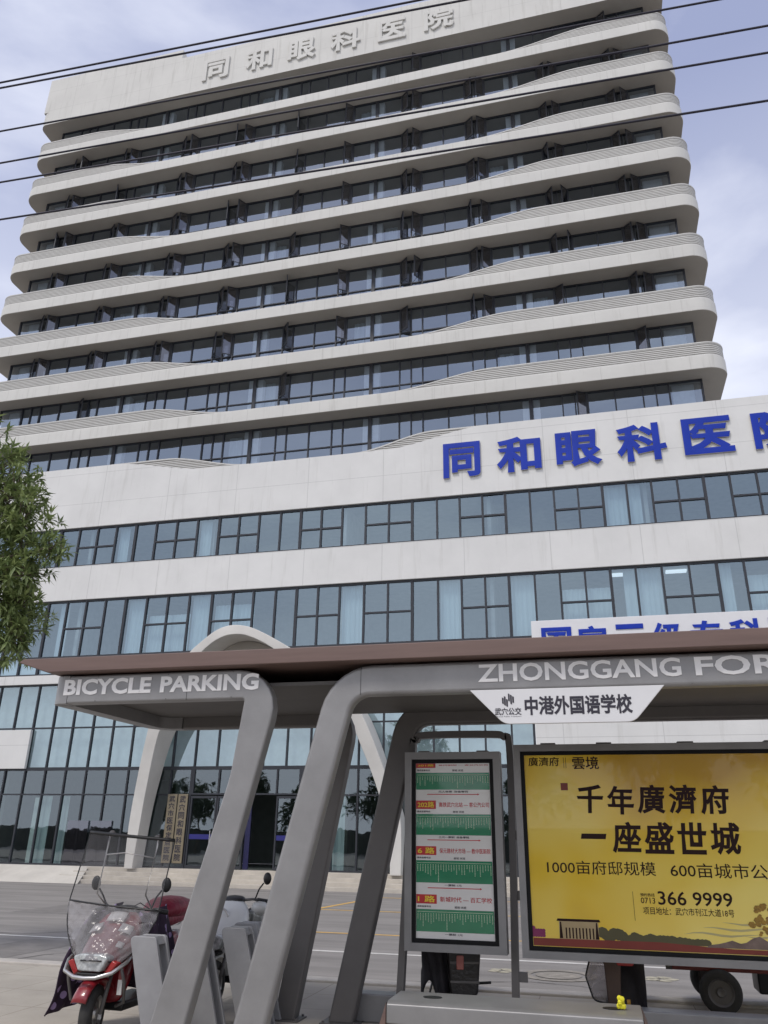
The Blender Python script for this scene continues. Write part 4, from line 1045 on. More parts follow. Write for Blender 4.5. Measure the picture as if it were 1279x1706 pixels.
for j, (xa, h_, c0) in enumerate(((0.78, 0.05, 0.0), (1.0, 0.085, 0.5), (1.25, 0.06, 1.0), (1.55, 0.12, 1.4), (1.95, 0.09, 2.0))):
    mb.face([(xa, ya - 0.0004 - j * 0.0002, 0.776)] + [(xa + 0.055 * k, ya - 0.0004 - j * 0.0002, 0.776 + h_ * math.sin(math.pi * k / 8) * (1 + 0.2 * math.sin(k * 2 + c0))) for k in range(1, 8)] + [(xa + 0.44, ya - 0.0004 - j * 0.0002, 0.776)])
mb.build('printed_mountain', mat('poster_mauve', (0.17, 0.12, 0.10), 0.4, var=0.35, scale=9), ab_)
mb = MB()
for j in range(5):
    xa = 0.62 + j * 0.16; z = 0.87 + 0.045 * (j % 3)
    mb.face([(xa + 0.075 * k, ya - 0.0002 - j * 0.0001, z + 0.012 * math.sin(k + j)) for k in range(9)] + [(xa + 0.075 * k, ya - 0.0002 - j * 0.0001, z + 0.012 * math.sin(k + j) + 0.016 * math.sin(math.pi * k / 8) + 0.001) for k in range(8, -1, -1)])
mb.build('printed_cloud', mat('poster_cream', (0.50, 0.43, 0.20), 0.4), ab_)
mb = MB(); rq = random.Random(2)
for i in range(70):
    a, r2_ = rq.uniform(0, 6.28), rq.random() ** 0.6; cx, cz = (1.33 + 0.16 * r2_ * math.cos(a), 0.97 + 0.15 * r2_ * math.sin(a)); s_ = 0.012 + 0.02 * rq.random()
    mb.face([(cx + s_ * math.cos(b_), ya - 0.0008 - i * 0.00003, cz + s_ * 0.8 * math.sin(b_)) for b_ in [2 * math.pi * k / 6 for k in range(6)]])
mb.build('printed_pine', mat('poster_ochre', (0.30, 0.17, 0.02), 0.4, var=0.5, scale=30), ab_)

# ------------------------------------------------------------------ bench, with a crumpled wrapper on it
bn = tag(empty('bench', (-0.75, 7.05, 0)), 'grey shelter bench with brown slanted ends and two round recesses', 'bench')
mb = MB(); poly = [(6.80, 0.30), (6.80, 0.43), (6.85, 0.45), (7.27, 0.45), (7.30, 0.42), (7.30, 0.34)]
mb.prism(poly, -1.69, 0.185, 'x'); mb.build('seat', M['steel'], bn, bevel=0.01)
for s_, x in ((-1, -1.69), (1, 0.185)):
    mb = MB(); mb.prism([(x + s_ * 0.003, 0.44), (x + s_ * 0.003, 0.31), (x + s_ * 0.10, 0.0), (x + s_ * 0.16, 0.0)] if s_ > 0 else [(x + s_ * 0.003, 0.44), (x + s_ * 0.16, 0.0), (x + s_ * 0.10, 0.0), (x + s_ * 0.003, 0.31)], 6.80, 7.30)
    mb.build('end_panel', M['brown'], bn, bevel=0.006)
    MB().box(x - s_ * 0.35 - 0.05, 6.95, 0.0, x - s_ * 0.35 + 0.05, 7.18, 0.31).build('leg', M['steel_dark'], bn)
for cx in (-1.38, -0.02):
    mb = MB(); n = 20
    ring = [(cx + 0.075 * math.cos(2 * math.pi * k / n), 7.05 + 0.05 * math.sin(2 * math.pi * k / n)) for k in range(n)]
    mb.prism(ring, 0.451, 0.455, 'z'); mb.build('recess_cover', M['black'], bn)
mb = MB(); rw = random.Random(4)
for k in range(7):
    a = 2 * math.pi * k / 6; c = (0.04 + 0.018 * math.cos(a) * (k < 6), 7.02 + 0.018 * math.sin(a) * (k < 6), 0.475 + 0.024 * (k % 3))
    mb.ell(c, (0.016 + 0.008 * rw.random(), 0.014, 0.02), 7, 5)
w_ = mb.build('wrapper', M['toy_yellow'])
tag(w_, 'small crumpled bright yellow wrapper lying on the grey bench', 'litter')

# ------------------------------------------------------------------ bicycle racks: leaning inverted-U plates
def rack(x, y, label):
    r0 = tag(empty('bicycle_rack', (x, y, 0)), label, 'bicycle rack', 'bicycle racks under the shelter')
    lean = -0.30; H = 0.82; w = 0.24
    def plate(y0):
        mb = MB(); mb.prism(round_poly([(0, 0, 0), (w, 0, 0), (w + lean * H, H, 0.035), (lean * H, H, 0.035)]), y0, y0 + 0.035)
        return mb.build('plate', M['rack'], r0, bevel=0.006, local=True)
    plate(0.0); plate(0.16)
    mb = MB(); mb.prism([(lean * H + 0.04, H - 0.005), (lean * (H - 0.05) + 0.06, H - 0.06), (w + lean * (H - 0.06) - 0.012, H - 0.06), (w + lean * H - 0.03, H - 0.005)], 0.036, 0.159)
    mb.build('bridge', M['rack'], r0, local=True)
    return r0
rack(-3.60, 6.66, 'light grey leaning bicycle rack beside the red scooter, left of the first slanted leg')
rack(-3.52, 7.32, 'grey leaning bicycle rack mostly hidden behind the first slanted leg')
rack(-3.20, 7.55, 'grey leaning bicycle rack whose foot shows between the two slanted legs')
rack(-3.28, 8.0, 'tall grey leaning bicycle rack in front of the white scooter')

# ------------------------------------------------------------------ scooters (built facing -y, wheels on z = 0)
def wheel(name, parent, y, r, w, x=0.0, steer=0.0, rim_m='chrome'):
    pr = [(-w / 2, r * 0.62), (-w / 2, r * 0.82), (-w * 0.36, r * 0.96), (-w * 0.12, r), (w * 0.12, r), (w * 0.36, r * 0.96), (w / 2, r * 0.82), (w / 2, r * 0.62)]
    mb = MB(); mb.lathe_x(0, 0, 0, pr + [pr[0]], 32)
    t_ = mb.build(name, M['rubber'], parent, smooth=True, local=True); t_.location = (x, y, r); t_.rotation_euler = (0, 0, steer)
    mb = MB(); mb.lathe_x(0, 0, 0, [(-w * 0.3, 0.001), (-w * 0.42, r * 0.18), (-w * 0.2, r * 0.25), (-w * 0.2, r * 0.52), (-w * 0.45, r * 0.63), (w * 0.45, r * 0.63), (w * 0.2, r * 0.52), (w * 0.2, r * 0.25), (w * 0.42, r * 0.18), (w * 0.3, 0.001)], 24)
    rim = mb.build('rim', M[rim_m], t_, smooth=False, local=True)
    mb = MB()
    for k in range(5):
        a = 2 * math.pi * k / 5
        mb.tube([(0, r * 0.2 * math.cos(a), r * 0.2 * math.sin(a)), (0, r * 0.6 * math.cos(a), r * 0.6 * math.sin(a))], 0.018, 6)
    mb.build('spoke', M['steel_dark'], t_, local=True)
    return t_
def mirror(parent, x, y, z, sx, ma='black'):
    mb = MB(); mb.tube([(x, y, z), (x + sx * 0.05, y - 0.02, z + 0.10), (x + sx * 0.10, y - 0.02, z + 0.16)], 0.008, 6); mb.ell((x + sx * 0.14, y - 0.02, z + 0.205), (0.048, 0.022, 0.062), 12, 8)
    return mb.build('mirror', M[ma], parent, smooth=True, local=True)
def loft(rows, name, ma, parent, cap=True, sub=1):
    """closed skin through matching rings of points"""
    mb = MB(); R2 = [[mb.bm.verts.new(p) for p in r] for r in rows]; n = len(rows[0])
    for A, B_ in zip(R2, R2[1:]):
        for k in range(n): mb.bm.faces.new([A[k], A[(k + 1) % n], B_[(k + 1) % n], B_[k]])
    if cap: mb.bm.faces.new(R2[0][::-1]); mb.bm.faces.new(R2[-1])
    return mb.build(name, ma, parent, smooth=True, local=True, sub=sub)
def ring_y(y, zc, hw, hh, sq=0.75, n=12, x=0.0):
    out = []
    for k in range(n):
        a = 2 * math.pi * k / n; c, s_ = math.cos(a), math.sin(a)
        out.append((x + hw * math.copysign(abs(c) ** sq, c), y, zc + hh * math.copysign(abs(s_) ** sq, s_)))
    return out
def scooter(name, label, loc, rz, paint, seat_m, shield=False, apron=False, box=None, seat_lift=0.0):
    s = tag(empty(name, loc, R_(rz)), label, 'scooter')
    wheel('front_wheel', s, -0.60, 0.215, 0.10, steer=R_(14) if shield else 0.0)
    wheel('rear_wheel', s, 0.60, 0.215, 0.11)
    # mudguard over the front wheel
    mb = MB(); rows = []
    for i in range(11):
        a = R_(25 + 125 * i / 10); rr_ = 0.245
        rows.append([mb.bm.verts.new((0.068 * math.cos(b_) , -0.60 - (rr_ + 0.02 * math.sin(b_)) * math.cos(a) * 1.0, 0.215 + (rr_ + 0.03 * math.sin(b_)) * math.sin(a))) for b_ in [R_(180 * k / 6) for k in range(7)]])
    for A, B_ in zip(rows, rows[1:]):
        for k in range(6): mb.bm.faces.new([A[k], A[k + 1], B_[k + 1], B_[k]])
    mb.build('mudguard', paint, s, smooth=True, local=True, solid=0.006)
    mb = MB()
    for x in (-0.075, 0.075): mb.tube([(x, -0.60, 0.215), (x * 0.9, -0.46, 0.55)], 0.018, 8)
    mb.build('fork', M['steel_dark'], s, smooth=True, local=True)
    # front fairing: beak with the headlamp, hood rising to the bars, leg shield
    loft([ring_y(-0.70, 0.56, 0.10, 0.045), ring_y(-0.64, 0.585, 0.185, 0.075), ring_y(-0.52, 0.64, 0.225, 0.13), ring_y(-0.40, 0.72, 0.25, 0.17), ring_y(-0.31, 0.80, 0.24, 0.165), ring_y(-0.25, 0.88, 0.16, 0.11)], 'fairing', paint, s)
    mb = MB(); mb.prism(round_poly([(-0.17, 0.645, 0.02), (-0.105, 0.535, 0.03), (0.105, 0.535, 0.03), (0.17, 0.645, 0.02), (0.09, 0.665, 0.02), (-0.09, 0.665, 0.02)]), -0.735, -0.62)
    mb.build('headlamp', M['lamp'], s, bevel=0.015, local=True)
    mb = MB(); mb.prism(round_poly([(-0.13, 0.525, 0.01), (-0.08, 0.48, 0.02), (0.08, 0.48, 0.02), (0.13, 0.525, 0.01)]), -0.73, -0.60); mb.build('grille', M['black'], s, bevel=0.008, local=True)
    for sx in (-1, 1):
        mb = MB(); mb.prism([(sx * 0.185, 0.62), (sx * 0.125, 0.53), (sx * 0.16, 0.50), (sx * 0.235, 0.60)], -0.70, -0.60); mb.build('indicator', M['lamp_red'] if shield else M['lamp'], s, bevel=0.01, local=True)
    loft([[(x, y + dy, z) for x, y in ((-w, 0), (-w * 0.6, -0.04), (0, -0.06), (w * 0.6, -0.04), (w, 0), (w * 0.6, 0.03), (0, 0.04), (-w * 0.6, 0.03))] for (z, w, dy) in ((0.24, 0.12, -0.36), (0.40, 0.20, -0.35), (0.62, 0.23, -0.30), (0.82, 0.20, -0.24), (0.90, 0.14, -0.22))], 'leg_shield', paint, s)
    # deck, body under the seat, seat
    mb = MB(); mb.box(-0.15, -0.38, 0.20, 0.15, 0.25, 0.27); mb.build('footboard', M['black'], s, bevel=0.02, local=True)
    loft([ring_y(0.12, 0.45, 0.12, 0.20), ring_y(0.25, 0.50, 0.17, 0.23), ring_y(0.55, 0.56, 0.17, 0.18), ring_y(0.85, 0.62, 0.11, 0.10), ring_y(0.95, 0.64, 0.05, 0.05)], 'body', paint, s)
    zs_ = 0.76 + seat_lift
    loft([ring_y(0.05, zs_ - 0.02, 0.08, 0.04), ring_y(0.15, zs_, 0.13, 0.07), ring_y(0.45, zs_ + 0.03, 0.165, 0.09), ring_y(0.75, zs_ + 0.06, 0.15, 0.085), ring_y(0.88, zs_ + 0.06, 0.10, 0.05)], 'seat', seat_m, s)
    mb = MB(); mb.prism(round_poly([(-0.09, 0.60, 0.02), (-0.07, 0.54, 0.02), (0.07, 0.54, 0.02), (0.09, 0.60, 0.02)]), 0.955, 0.99); mb.build('tail_lamp', M['lamp_red'], s, bevel=0.006, local=True)
    # handlebar
    mb = MB(); mb.tube([(-0.33, -0.16, 0.95), (-0.20, -0.22, 0.97), (0, -0.25, 0.95), (0.20, -0.22, 0.97), (0.33, -0.16, 0.95)], 0.014, 8)
    hb = mb.build('handlebar', M['steel_dark'], s, smooth=True, local=True)
    for sx in (-1, 1):
        mb = MB(); mb.tube([(sx * 0.24, -0.20, 0.965), (sx * 0.36, -0.145, 0.945)], 0.021, 8); mb.tube([(sx * 0.22, -0.24, 0.97), (sx * 0.34, -0.22, 0.955)], 0.007, 5); mb.build('grip', M['black'], hb, smooth=True, local=True)
        mirror(s, sx * 0.22, -0.21, 0.97, sx)
    loft([ring_y(-0.32, 0.93, 0.10, 0.035), ring_y(-0.26, 0.965, 0.14, 0.05), ring_y(-0.18, 0.96, 0.10, 0.04)], 'instrument_cowl', M['black'], s)
    mb = MB(); mb.tube([(0.13, 0.2, 0.26), (0.2, 0.28, 0.03), (0.24, 0.3, 0.015)], 0.012, 6); mb.build('side_stand', M['steel_dark'], s, local=True)
    if box:
        mb = MB(); mb.box(-0.23, 0.72, 0.66, 0.23, 1.10, 1.02); mb.build('luggage_box', box, s, bevel=0.04, local=True)
        mb = MB(); mb.box(-0.235, 0.715, 0.90, 0.235, 1.105, 0.92); mb.build('box_seam', M['steel_dark'], s, local=True)
        for sx in (-1, 1): MB().box(sx * 0.17 - 0.03, 1.10, 0.74, sx * 0.17 + 0.03, 1.115, 0.84).build('reflector', M['lamp_red'], s, bevel=0.005, local=True)
    return s

red = scooter('red_scooter', 'red electric scooter with a clear rain windshield and dotted leg apron beside the bicycle racks', (-4.22, 7.45, 0), 0, M['red'], M['maroon'], shield=True, seat_lift=0.06)
mb = MB()
for sx in (-1, 1):
    mb.tube([(sx * 0.22, -0.22, 0.97), (sx * 0.18, -0.34, 1.03), (sx * 0.08, -0.36, 0.98), (sx * 0.05, -0.32, 0.86)], 0.005, 5); mb.tube([(sx * 0.24, -0.20, 0.96), (sx * 0.16, -0.32, 0.99), (sx * 0.03, -0.34, 0.93)], 0.004, 5)
mb.build('cable', M['black'], red, smooth=True, local=True)
# chrome crash bar, stickers
mb = MB(); mb.tube([tuple(p) for p in [(-0.27, -0.50, 0.66), (-0.275, -0.62, 0.60), (-0.22, -0.74, 0.535), (-0.10, -0.785, 0.50), (0.0, -0.79, 0.495), (0.10, -0.785, 0.50), (0.22, -0.74, 0.535), (0.275, -0.62, 0.60), (0.27, -0.50, 0.66)]], 0.016, 10)
mb.build('crash_bar', M['chrome'], red, smooth=True, local=True)
mb = MB(); mb.tube([(0.25, -0.66, 0.58), (0.265, -0.60, 0.45), (0.25, -0.55, 0.30), (0.15, -0.5, 0.26)], 0.013, 8); mb.tube([(-0.25, -0.66, 0.58), (-0.265, -0.60, 0.45), (-0.25, -0.55, 0.30), (-0.15, -0.5, 0.26)], 0.013, 8); mb.build('crash_bar', M['steel_dark'], red, smooth=True, local=True)
# white stripe panels lie on the hood
mb = MB()
def on_hood(u0, u1, v0, v1):
    def P(u, v): return (0.235 * u, -0.60 + 0.30 * v - 0.03 * (1 - u * u), 0.70 + 0.245 * v - 0.05 * u * u + 0.03)
    mb.grid(lambda a, b_: P(u0 + (u1 - u0) * a, v0 + (v1 - v0) * b_), 4, 3)
on_hood(-0.85, -0.38, 0.40, 0.62); on_hood(-0.36, 0.36, 0.66, 0.92); on_hood(0.38, 0.85, 0.40, 0.62); on_hood(0.62, 0.86, 0.02, 0.16)
mb.build('white_stripe', M['white_paint'], red, smooth=True, local=True, solid=0.006)
mb = MB(); mb.box(0.205, -0.60, 0.36, 0.245, -0.585, 0.47); mb.build('white_stripe', M['white_paint'], red, local=True)
mb = MB(); mb.box(0.205, -0.60, 0.47, 0.245, -0.585, 0.56); mb.build('red_trim', M['red'], red, local=True)
# clear windshield sheet: upper panel and crinkled skirt
def shield_pt(u, v):      # u -1..1 across, v 0..1 up (0 = skirt foot)
    hw = (0.22 + 0.225 * (1 - (1 - min(v / 0.42, 1)) ** 2)) if v < 0.42 else 0.445 - 0.012 * (v - 0.42)
    z = 0.60 + 0.98 * v - (0.03 * u if v > 0.3 else 0.0)
    y = -0.50 - 0.06 * (1 - u * u) + (0.30 * (v - 0.42) if v > 0.42 else -0.20 * (1 - v / 0.42) ** 1.5 * (1 - 0.4 * u * u))
    return (0.01 + hw * u, y, z)
mb = MB(); mb.grid(lambda a, b_: shield_pt(2 * a - 1, 0.425 + 0.575 * b_), 14, 8); sheet_ = mb.build('windshield', M['sheet'], red, smooth=True, local=True)
def crk(a, b_):
    p = Vector(shield_pt(2 * a - 1, 0.42 * b_)); q = math.sin(a * 23 + b_ * 5) * 0.008 + math.sin(a * 51 - b_ * 17) * 0.004 + math.sin((a + b_) * 37) * 0.005
    return (p.x, p.y + q, p.z + 0.02 * math.sin(a * 3.1) * (1 - b_))
mb = MB(); mb.grid(crk, 40, 24); mb.build('windshield_skirt', M['skirt'], red, smooth=True, local=True)
def edge(pts, r): 
    mb = MB(); mb.tube(pts, r, 6); mb.build('piping', M['black'], sheet_, smooth=True, local=True)
for sx in (-1, 1): edge([shield_pt(sx, v / 20) for v in range(0, 21)], 0.006)
edge([shield_pt(-1 + i / 7, 0.425) for i in range(15)], 0.008); edge([shield_pt(-1 + i / 7, 1.0) for i in range(15)], 0.016); edge([(p[0], p[1], p[2] + 0.02 * math.sin((i / 14) * 3.1)) for i, p in enumerate([shield_pt(-1 + i / 7, 0.0) for i in range(15)])], 0.006)
mb = MB()
for sx in (-0.5, 0.62): mb.tube([(sx * 0.40, -0.25, 0.98), (sx * 0.43, -0.42, 1.10), (sx * 0.45, -0.33, 1.50), (sx * 0.45, -0.32, 1.60)], 0.008, 6)
mb.tube([(-0.21, -0.36, 1.42), (0.0, -0.40, 1.44), (0.28, -0.36, 1.40)], 0.006, 6)
mb.build('windshield_stay', M['chrome'], red, smooth=True, local=True)
mb = MB(); mb.ell((-0.20, -0.33, 1.60), (0.035, 0.025, 0.03), 8, 6); mb.ell((0.27, -0.33, 1.575), (0.03, 0.02, 0.02), 8, 6); mb.build('clip', M['steel_dark'], red, local=True)
# dotted apron hanging over both sides
def ap(sx):
    def fn(a, b_):
        y = -0.42 + 0.50 * a; z = 0.93 - 0.80 * b_ + (0.07 * a)
        x = sx * (0.24 + (0.34 if sx < 0 else 0.20) * (b_ ** 0.7) * (1 - 0.35 * a) + 0.018 * math.sin(a * 17 + b_ * 6))
        return (x, y + 0.03 * math.sin(b_ * 9 + a * 4), z)
    return fn
for sx in (-1, 1):
    mb = MB(); mb.grid(ap(sx), 14, 14); mb.build('leg_apron', M['apron'], red, smooth=True, local=True, solid=0.012)
mb = MB(); mb.grid(lambda a, b_: (-0.24 + 0.48 * a, -0.30 + 0.10 * math.sin(a * 3.14) + 0.05 * b_, 0.95 - 0.60 * b_), 10, 8); mb.build('leg_apron', M['apron'], red, smooth=True, local=True, solid=0.012)
mb = MB(); rs_ = random.Random(8)
loft([ring_y(0.22, 0.88, 0.10, 0.06, 0.9), ring_y(0.34, 0.93, 0.20, 0.10, 0.9), ring_y(0.55, 0.94, 0.22, 0.11, 0.9), ring_y(0.78, 0.92, 0.19, 0.10, 0.9), ring_y(0.9, 0.90, 0.08, 0.05, 0.9)], 'seat_cover', M['maroon'], red)
mb.bm.free()

wht = scooter('white_scooter', 'white scooter with a silver cover, mostly hidden behind the bicycle racks', (-3.86, 9.05, 0), -4, M['white_paint'], M['cloth_black'])
mb = MB(); mb.ell((0.27, -0.16, 0.885), (0.10, 0.12, 0.075), 14, 10); mb.build('hand_guard', M['white_paint'], wht, smooth=True, local=True)
mb = MB(); mb.grid(lambda a, b_: (0.16 + 0.14 * a + 0.02 * math.sin(b_ * 12), -0.22 + 0.05 * math.sin(a * 9), 0.86 - 0.42 * b_), 8, 10); mb.build('cover', M['silver_cover'], wht, smooth=True, local=True, solid=0.01)
mb = MB()
for k in range(24):
    pass
mb.tube([(-0.05 + 0.10 * math.cos(a), -0.46, 0.80 + 0.09 * math.sin(a)) for a in [2 * math.pi * k / 20 for k in range(21)]], 0.012, 8); mb.build('lamp_ring', M['chrome'], wht, smooth=True, local=True)

mo1 = scooter('parked_scooter', 'dark scooter with a black luggage box seen under the route board', (-1.74, 9.62, 0), 192, M['black'], M['cloth_black'], box=M['black'])
mb = MB(); mb.grid(lambda a, b_: (-0.30 + 0.20 * a + 0.02 * math.sin(b_ * 9), 0.35 + 0.62 * a, 0.74 - 0.62 * b_ * (0.75 + 0.25 * math.sin(a * 7))), 10, 10); mb.build('cover', M['cloth_black'], mo1, smooth=True, local=True, solid=0.012)
mb = MB(); mb.grid(lambda a, b_: (0.16 + 0.10 * b_, 0.30 + 0.70 * a, 0.72 - 0.58 * b_ * (0.8 + 0.2 * math.sin(a * 9))), 10, 10); mb.build('cover', M['cloth_black'], mo1, smooth=True, local=True, solid=0.012)
mb = MB(); mb.grid(lambda a, b_: ((0.0 + 0.27 * a) * (1 - 0.12 * b_), 1.02 + 0.08 * math.sin(a * 3.14) + 0.025 * math.sin(a * 19 + b_ * 5), 0.70 - 0.58 * b_ * (0.80 + 0.2 * math.sin(a * 6))), 16, 12); mb.build('cover', M['cloth_black'], mo1, smooth=True, local=True, solid=0.012)
mb = MB(); mb.prism(round_poly([(-0.31, 0.66, 0.03), (-0.27, 0.24, 0.05), (-0.02, 0.15, 0.04), (0.02, 0.66, 0.03)]), 0.86, 1.13); mb.build('pannier', mat('black_leather', (0.022, 0.02, 0.02), 0.32, var=0.3, scale=14, bump=0.4, bscale=30), mo1, bevel=0.025, local=True)
for z in (0.34, 0.50): MB().box(-0.285, 1.131, z, -0.01, 1.137, z + 0.018).build('strap', M['steel_dark'], mo1, local=True)
MB().box(-0.14, 1.125, 0.45, -0.07, 1.15, 0.57).build('tail_lamp', mat('tail_lamp_pink', (0.45, 0.16, 0.14), 0.2), mo1, bevel=0.012, local=True)
mb = MB(); mb.tube([(-0.27, 1.05, 0.33), (-0.40, 1.06, 0.34)], 0.013, 6); mb.build('foot_peg', M['black'], mo1, local=True)
mb = MB(); mb.tube([(-0.06, 0.75, 0.6), (-0.12, 0.95, 0.36), (-0.14, 1.02, 0.08)], 0.022, 8); mb.build('fork', M['chrome'], mo1, smooth=True, local=True)

mo2 = scooter('parked_scooter', 'dark scooter with a grey side flap and black leg cover seen under the advertisement board', (0.08, 9.60, 0), 182, M['black'], M['cloth_black'])
mb = MB(); mb.grid(lambda a, b_: (-0.17 + 0.34 * a, 0.88 + 0.05 * math.sin(a * 6 + b_ * 4), 0.66 - 0.55 * b_ * (0.9 + 0.1 * math.sin(a * 11))), 10, 10); mb.build('cover', M['cloth_black'], mo2, smooth=True, local=True, solid=0.014)
mb = MB(); mb.prism(round_poly([(0.17, 0.60, 0.01), (0.17, 0.20, 0.02), (0.30, 0.23, 0.06), (0.36, 0.42, 0.06), (0.30, 0.60, 0.02)]), 0.80, 0.812); mb.build('side_flap', M['skirt'], mo2, local=True)
mb = MB(); fl = round_poly([(0.17, 0.60, 0.01), (0.17, 0.20, 0.02), (0.30, 0.23, 0.06), (0.36, 0.42, 0.06), (0.30, 0.60, 0.02)]); mb.tube([(p[0], 0.806, p[1]) for p in fl + fl[:1]], 0.009, 6); mb.build('flap_piping', M['black'], mo2, smooth=True, local=True)
MB().box(-0.02, 0.955, 0.13, 0.01, 0.97, 0.27).build('tail_lamp', mat('amber_lens', (0.55, 0.30, 0.05), 0.3), mo2, local=True)
mb = MB(); mb.prism(round_poly([(0.03, 0.62, 0.02), (0.07, 0.14, 0.03), (0.17, 0.10, 0.04), (0.19, 0.62, 0.02)]), 0.90, 0.945); mb.build('side_trim', mat('brown_plastic', (0.075, 0.045, 0.035), 0.4, var=0.2), mo2, bevel=0.012, local=True)

# ------------------------------------------------------------------ cargo tricycle
tk = tag(empty('cargo_tricycle', (1.6, 10.0, 0)), 'red cargo tricycle with dark wheels behind the advertisement board', 'tricycle')
for (x, y) in ((-0.56, -0.20), (-0.56, 0.75)):
    w = wheel('rear_wheel', tk, y, 0.205, 0.10, x=x, rim_m='steel_dark'); w.rotation_euler = (0, 0, R_(90))
w = wheel('front_wheel', tk, 0.28, 0.22, 0.09, x=1.45); w.rotation_euler = (0, 0, R_(90))
mb = MB(); mb.box(-1.0, -0.16, 0.38, 1.15, -0.10, 0.45); mb.box(-1.0, 0.66, 0.38, 1.15, 0.72, 0.45)
for x in (-0.98, -0.3, 0.4, 1.08): mb.box(x, -0.098, 0.385, x + 0.06, 0.658, 0.445)
mb.box(-0.53, -0.2, 0.22, -0.47, 0.75, 0.27)
mb.build('chassis', M['red_matte'], tk, bevel=0.006, local=True)
mb = MB(); mb.box(-0.98, -0.22, 0.47, 0.62, 0.78, 0.50); mb.box(-0.98, -0.22, 0.50, 0.62, -0.19, 0.86); mb.box(-0.98, 0.75, 0.50, 0.62, 0.78, 0.86); mb.box(-0.98, -0.19, 0.50, -0.95, 0.75, 0.86); mb.box(0.59, -0.19, 0.50, 0.62, 0.75, 0.86)
mb.build('cargo_bed', M['red_matte'], tk, bevel=0.006, local=True)
mb = MB(); mb.tube([(1.45, 0.28, 0.22), (1.32, 0.28, 0.72), (1.22, 0.28, 1.02)], 0.022, 8); mb.build('fork', M['steel_dark'], tk, smooth=True, local=True)
mb = MB(); mb.tube([(1.10, -0.06, 1.04), (1.20, 0.1, 1.05), (1.22, 0.28, 1.02), (1.20, 0.46, 1.05), (1.10, 0.62, 1.04)], 0.014, 8); mb.build('handlebar', M['black'], tk, smooth=True, local=True)
mb = MB(); mb.box(0.68, 0.05, 0.62, 1.02, 0.51, 0.74); mb.build('seat', M['black'], tk, bevel=0.03, local=True)
mb = MB(); mb.box(0.72, 0.12, 0.45, 0.98, 0.44, 0.62); mb.build('seat_post', M['red_matte'], tk, bevel=0.01, local=True)
mb = MB(); mb.tube([(-0.99, -0.08, 0.40), (-1.06, -0.08, 0.40)], 0.03, 10); mb.build('tow_hook', M['steel_dark'], tk, local=True)
mb = MB(); mb.box(-0.15, 0.1, 0.16, 0.35, 0.5, 0.37); mb.build('battery_box', M['black'], tk, bevel=0.02, local=True)

# ------------------------------------------------------------------ trees and plants
def leaf_mesh(name, ma, parent, leaves, rng):
    """leaves: (point, direction, length, width); each a folded pointed blade; tone attribute varies light and dark"""
    vs, fs, tn = [], [], []
    for (p, d, ln, wd, tone) in leaves:
        d = d.normalized(); up = Vector((rng.uniform(-.4, .4), rng.uniform(-.4, .4), 1)); s_ = d.cross(up)
        if s_.length < 1e-3: s_ = Vector((1, 0, 0))
        s_.normalize(); n_ = s_.cross(d)
        i0 = len(vs)
        vs += [p, p + d * ln * 0.45 + s_ * wd + n_ * wd * 0.35, p + d * ln - n_ * ln * 0.10, p + d * ln * 0.45 - s_ * wd + n_ * wd * 0.35, p + d * ln * 0.5]
        fs += [(i0, i0 + 4, i0 + 1), (i0 + 1, i0 + 4, i0 + 2), (i0, i0 + 3, i0 + 4), (i0 + 3, i0 + 2, i0 + 4)]
        tn += [tone] * 5
    off = Vector((0, 0, 0)); q = parent
    while q is not None: off += q.location; q = q.parent
    me = bpy.data.meshes.new(name); me.from_pydata([v - off for v in vs], [], fs)
    at = me.attributes.new('tone', 'FLOAT', 'POINT'); at.data.foreach_set('value', tn)
    me.materials.append(ma)
    o = bpy.data.objects.new(name, me); col.objects.link(o); o.parent = parent
    return o
def rnd_dir(rng):
    while True:
        v = Vector((rng.uniform(-1, 1), rng.uniform(-1, 1), rng.uniform(-1, 1)))
        if 0.05 < v.length < 1: return v.normalized()
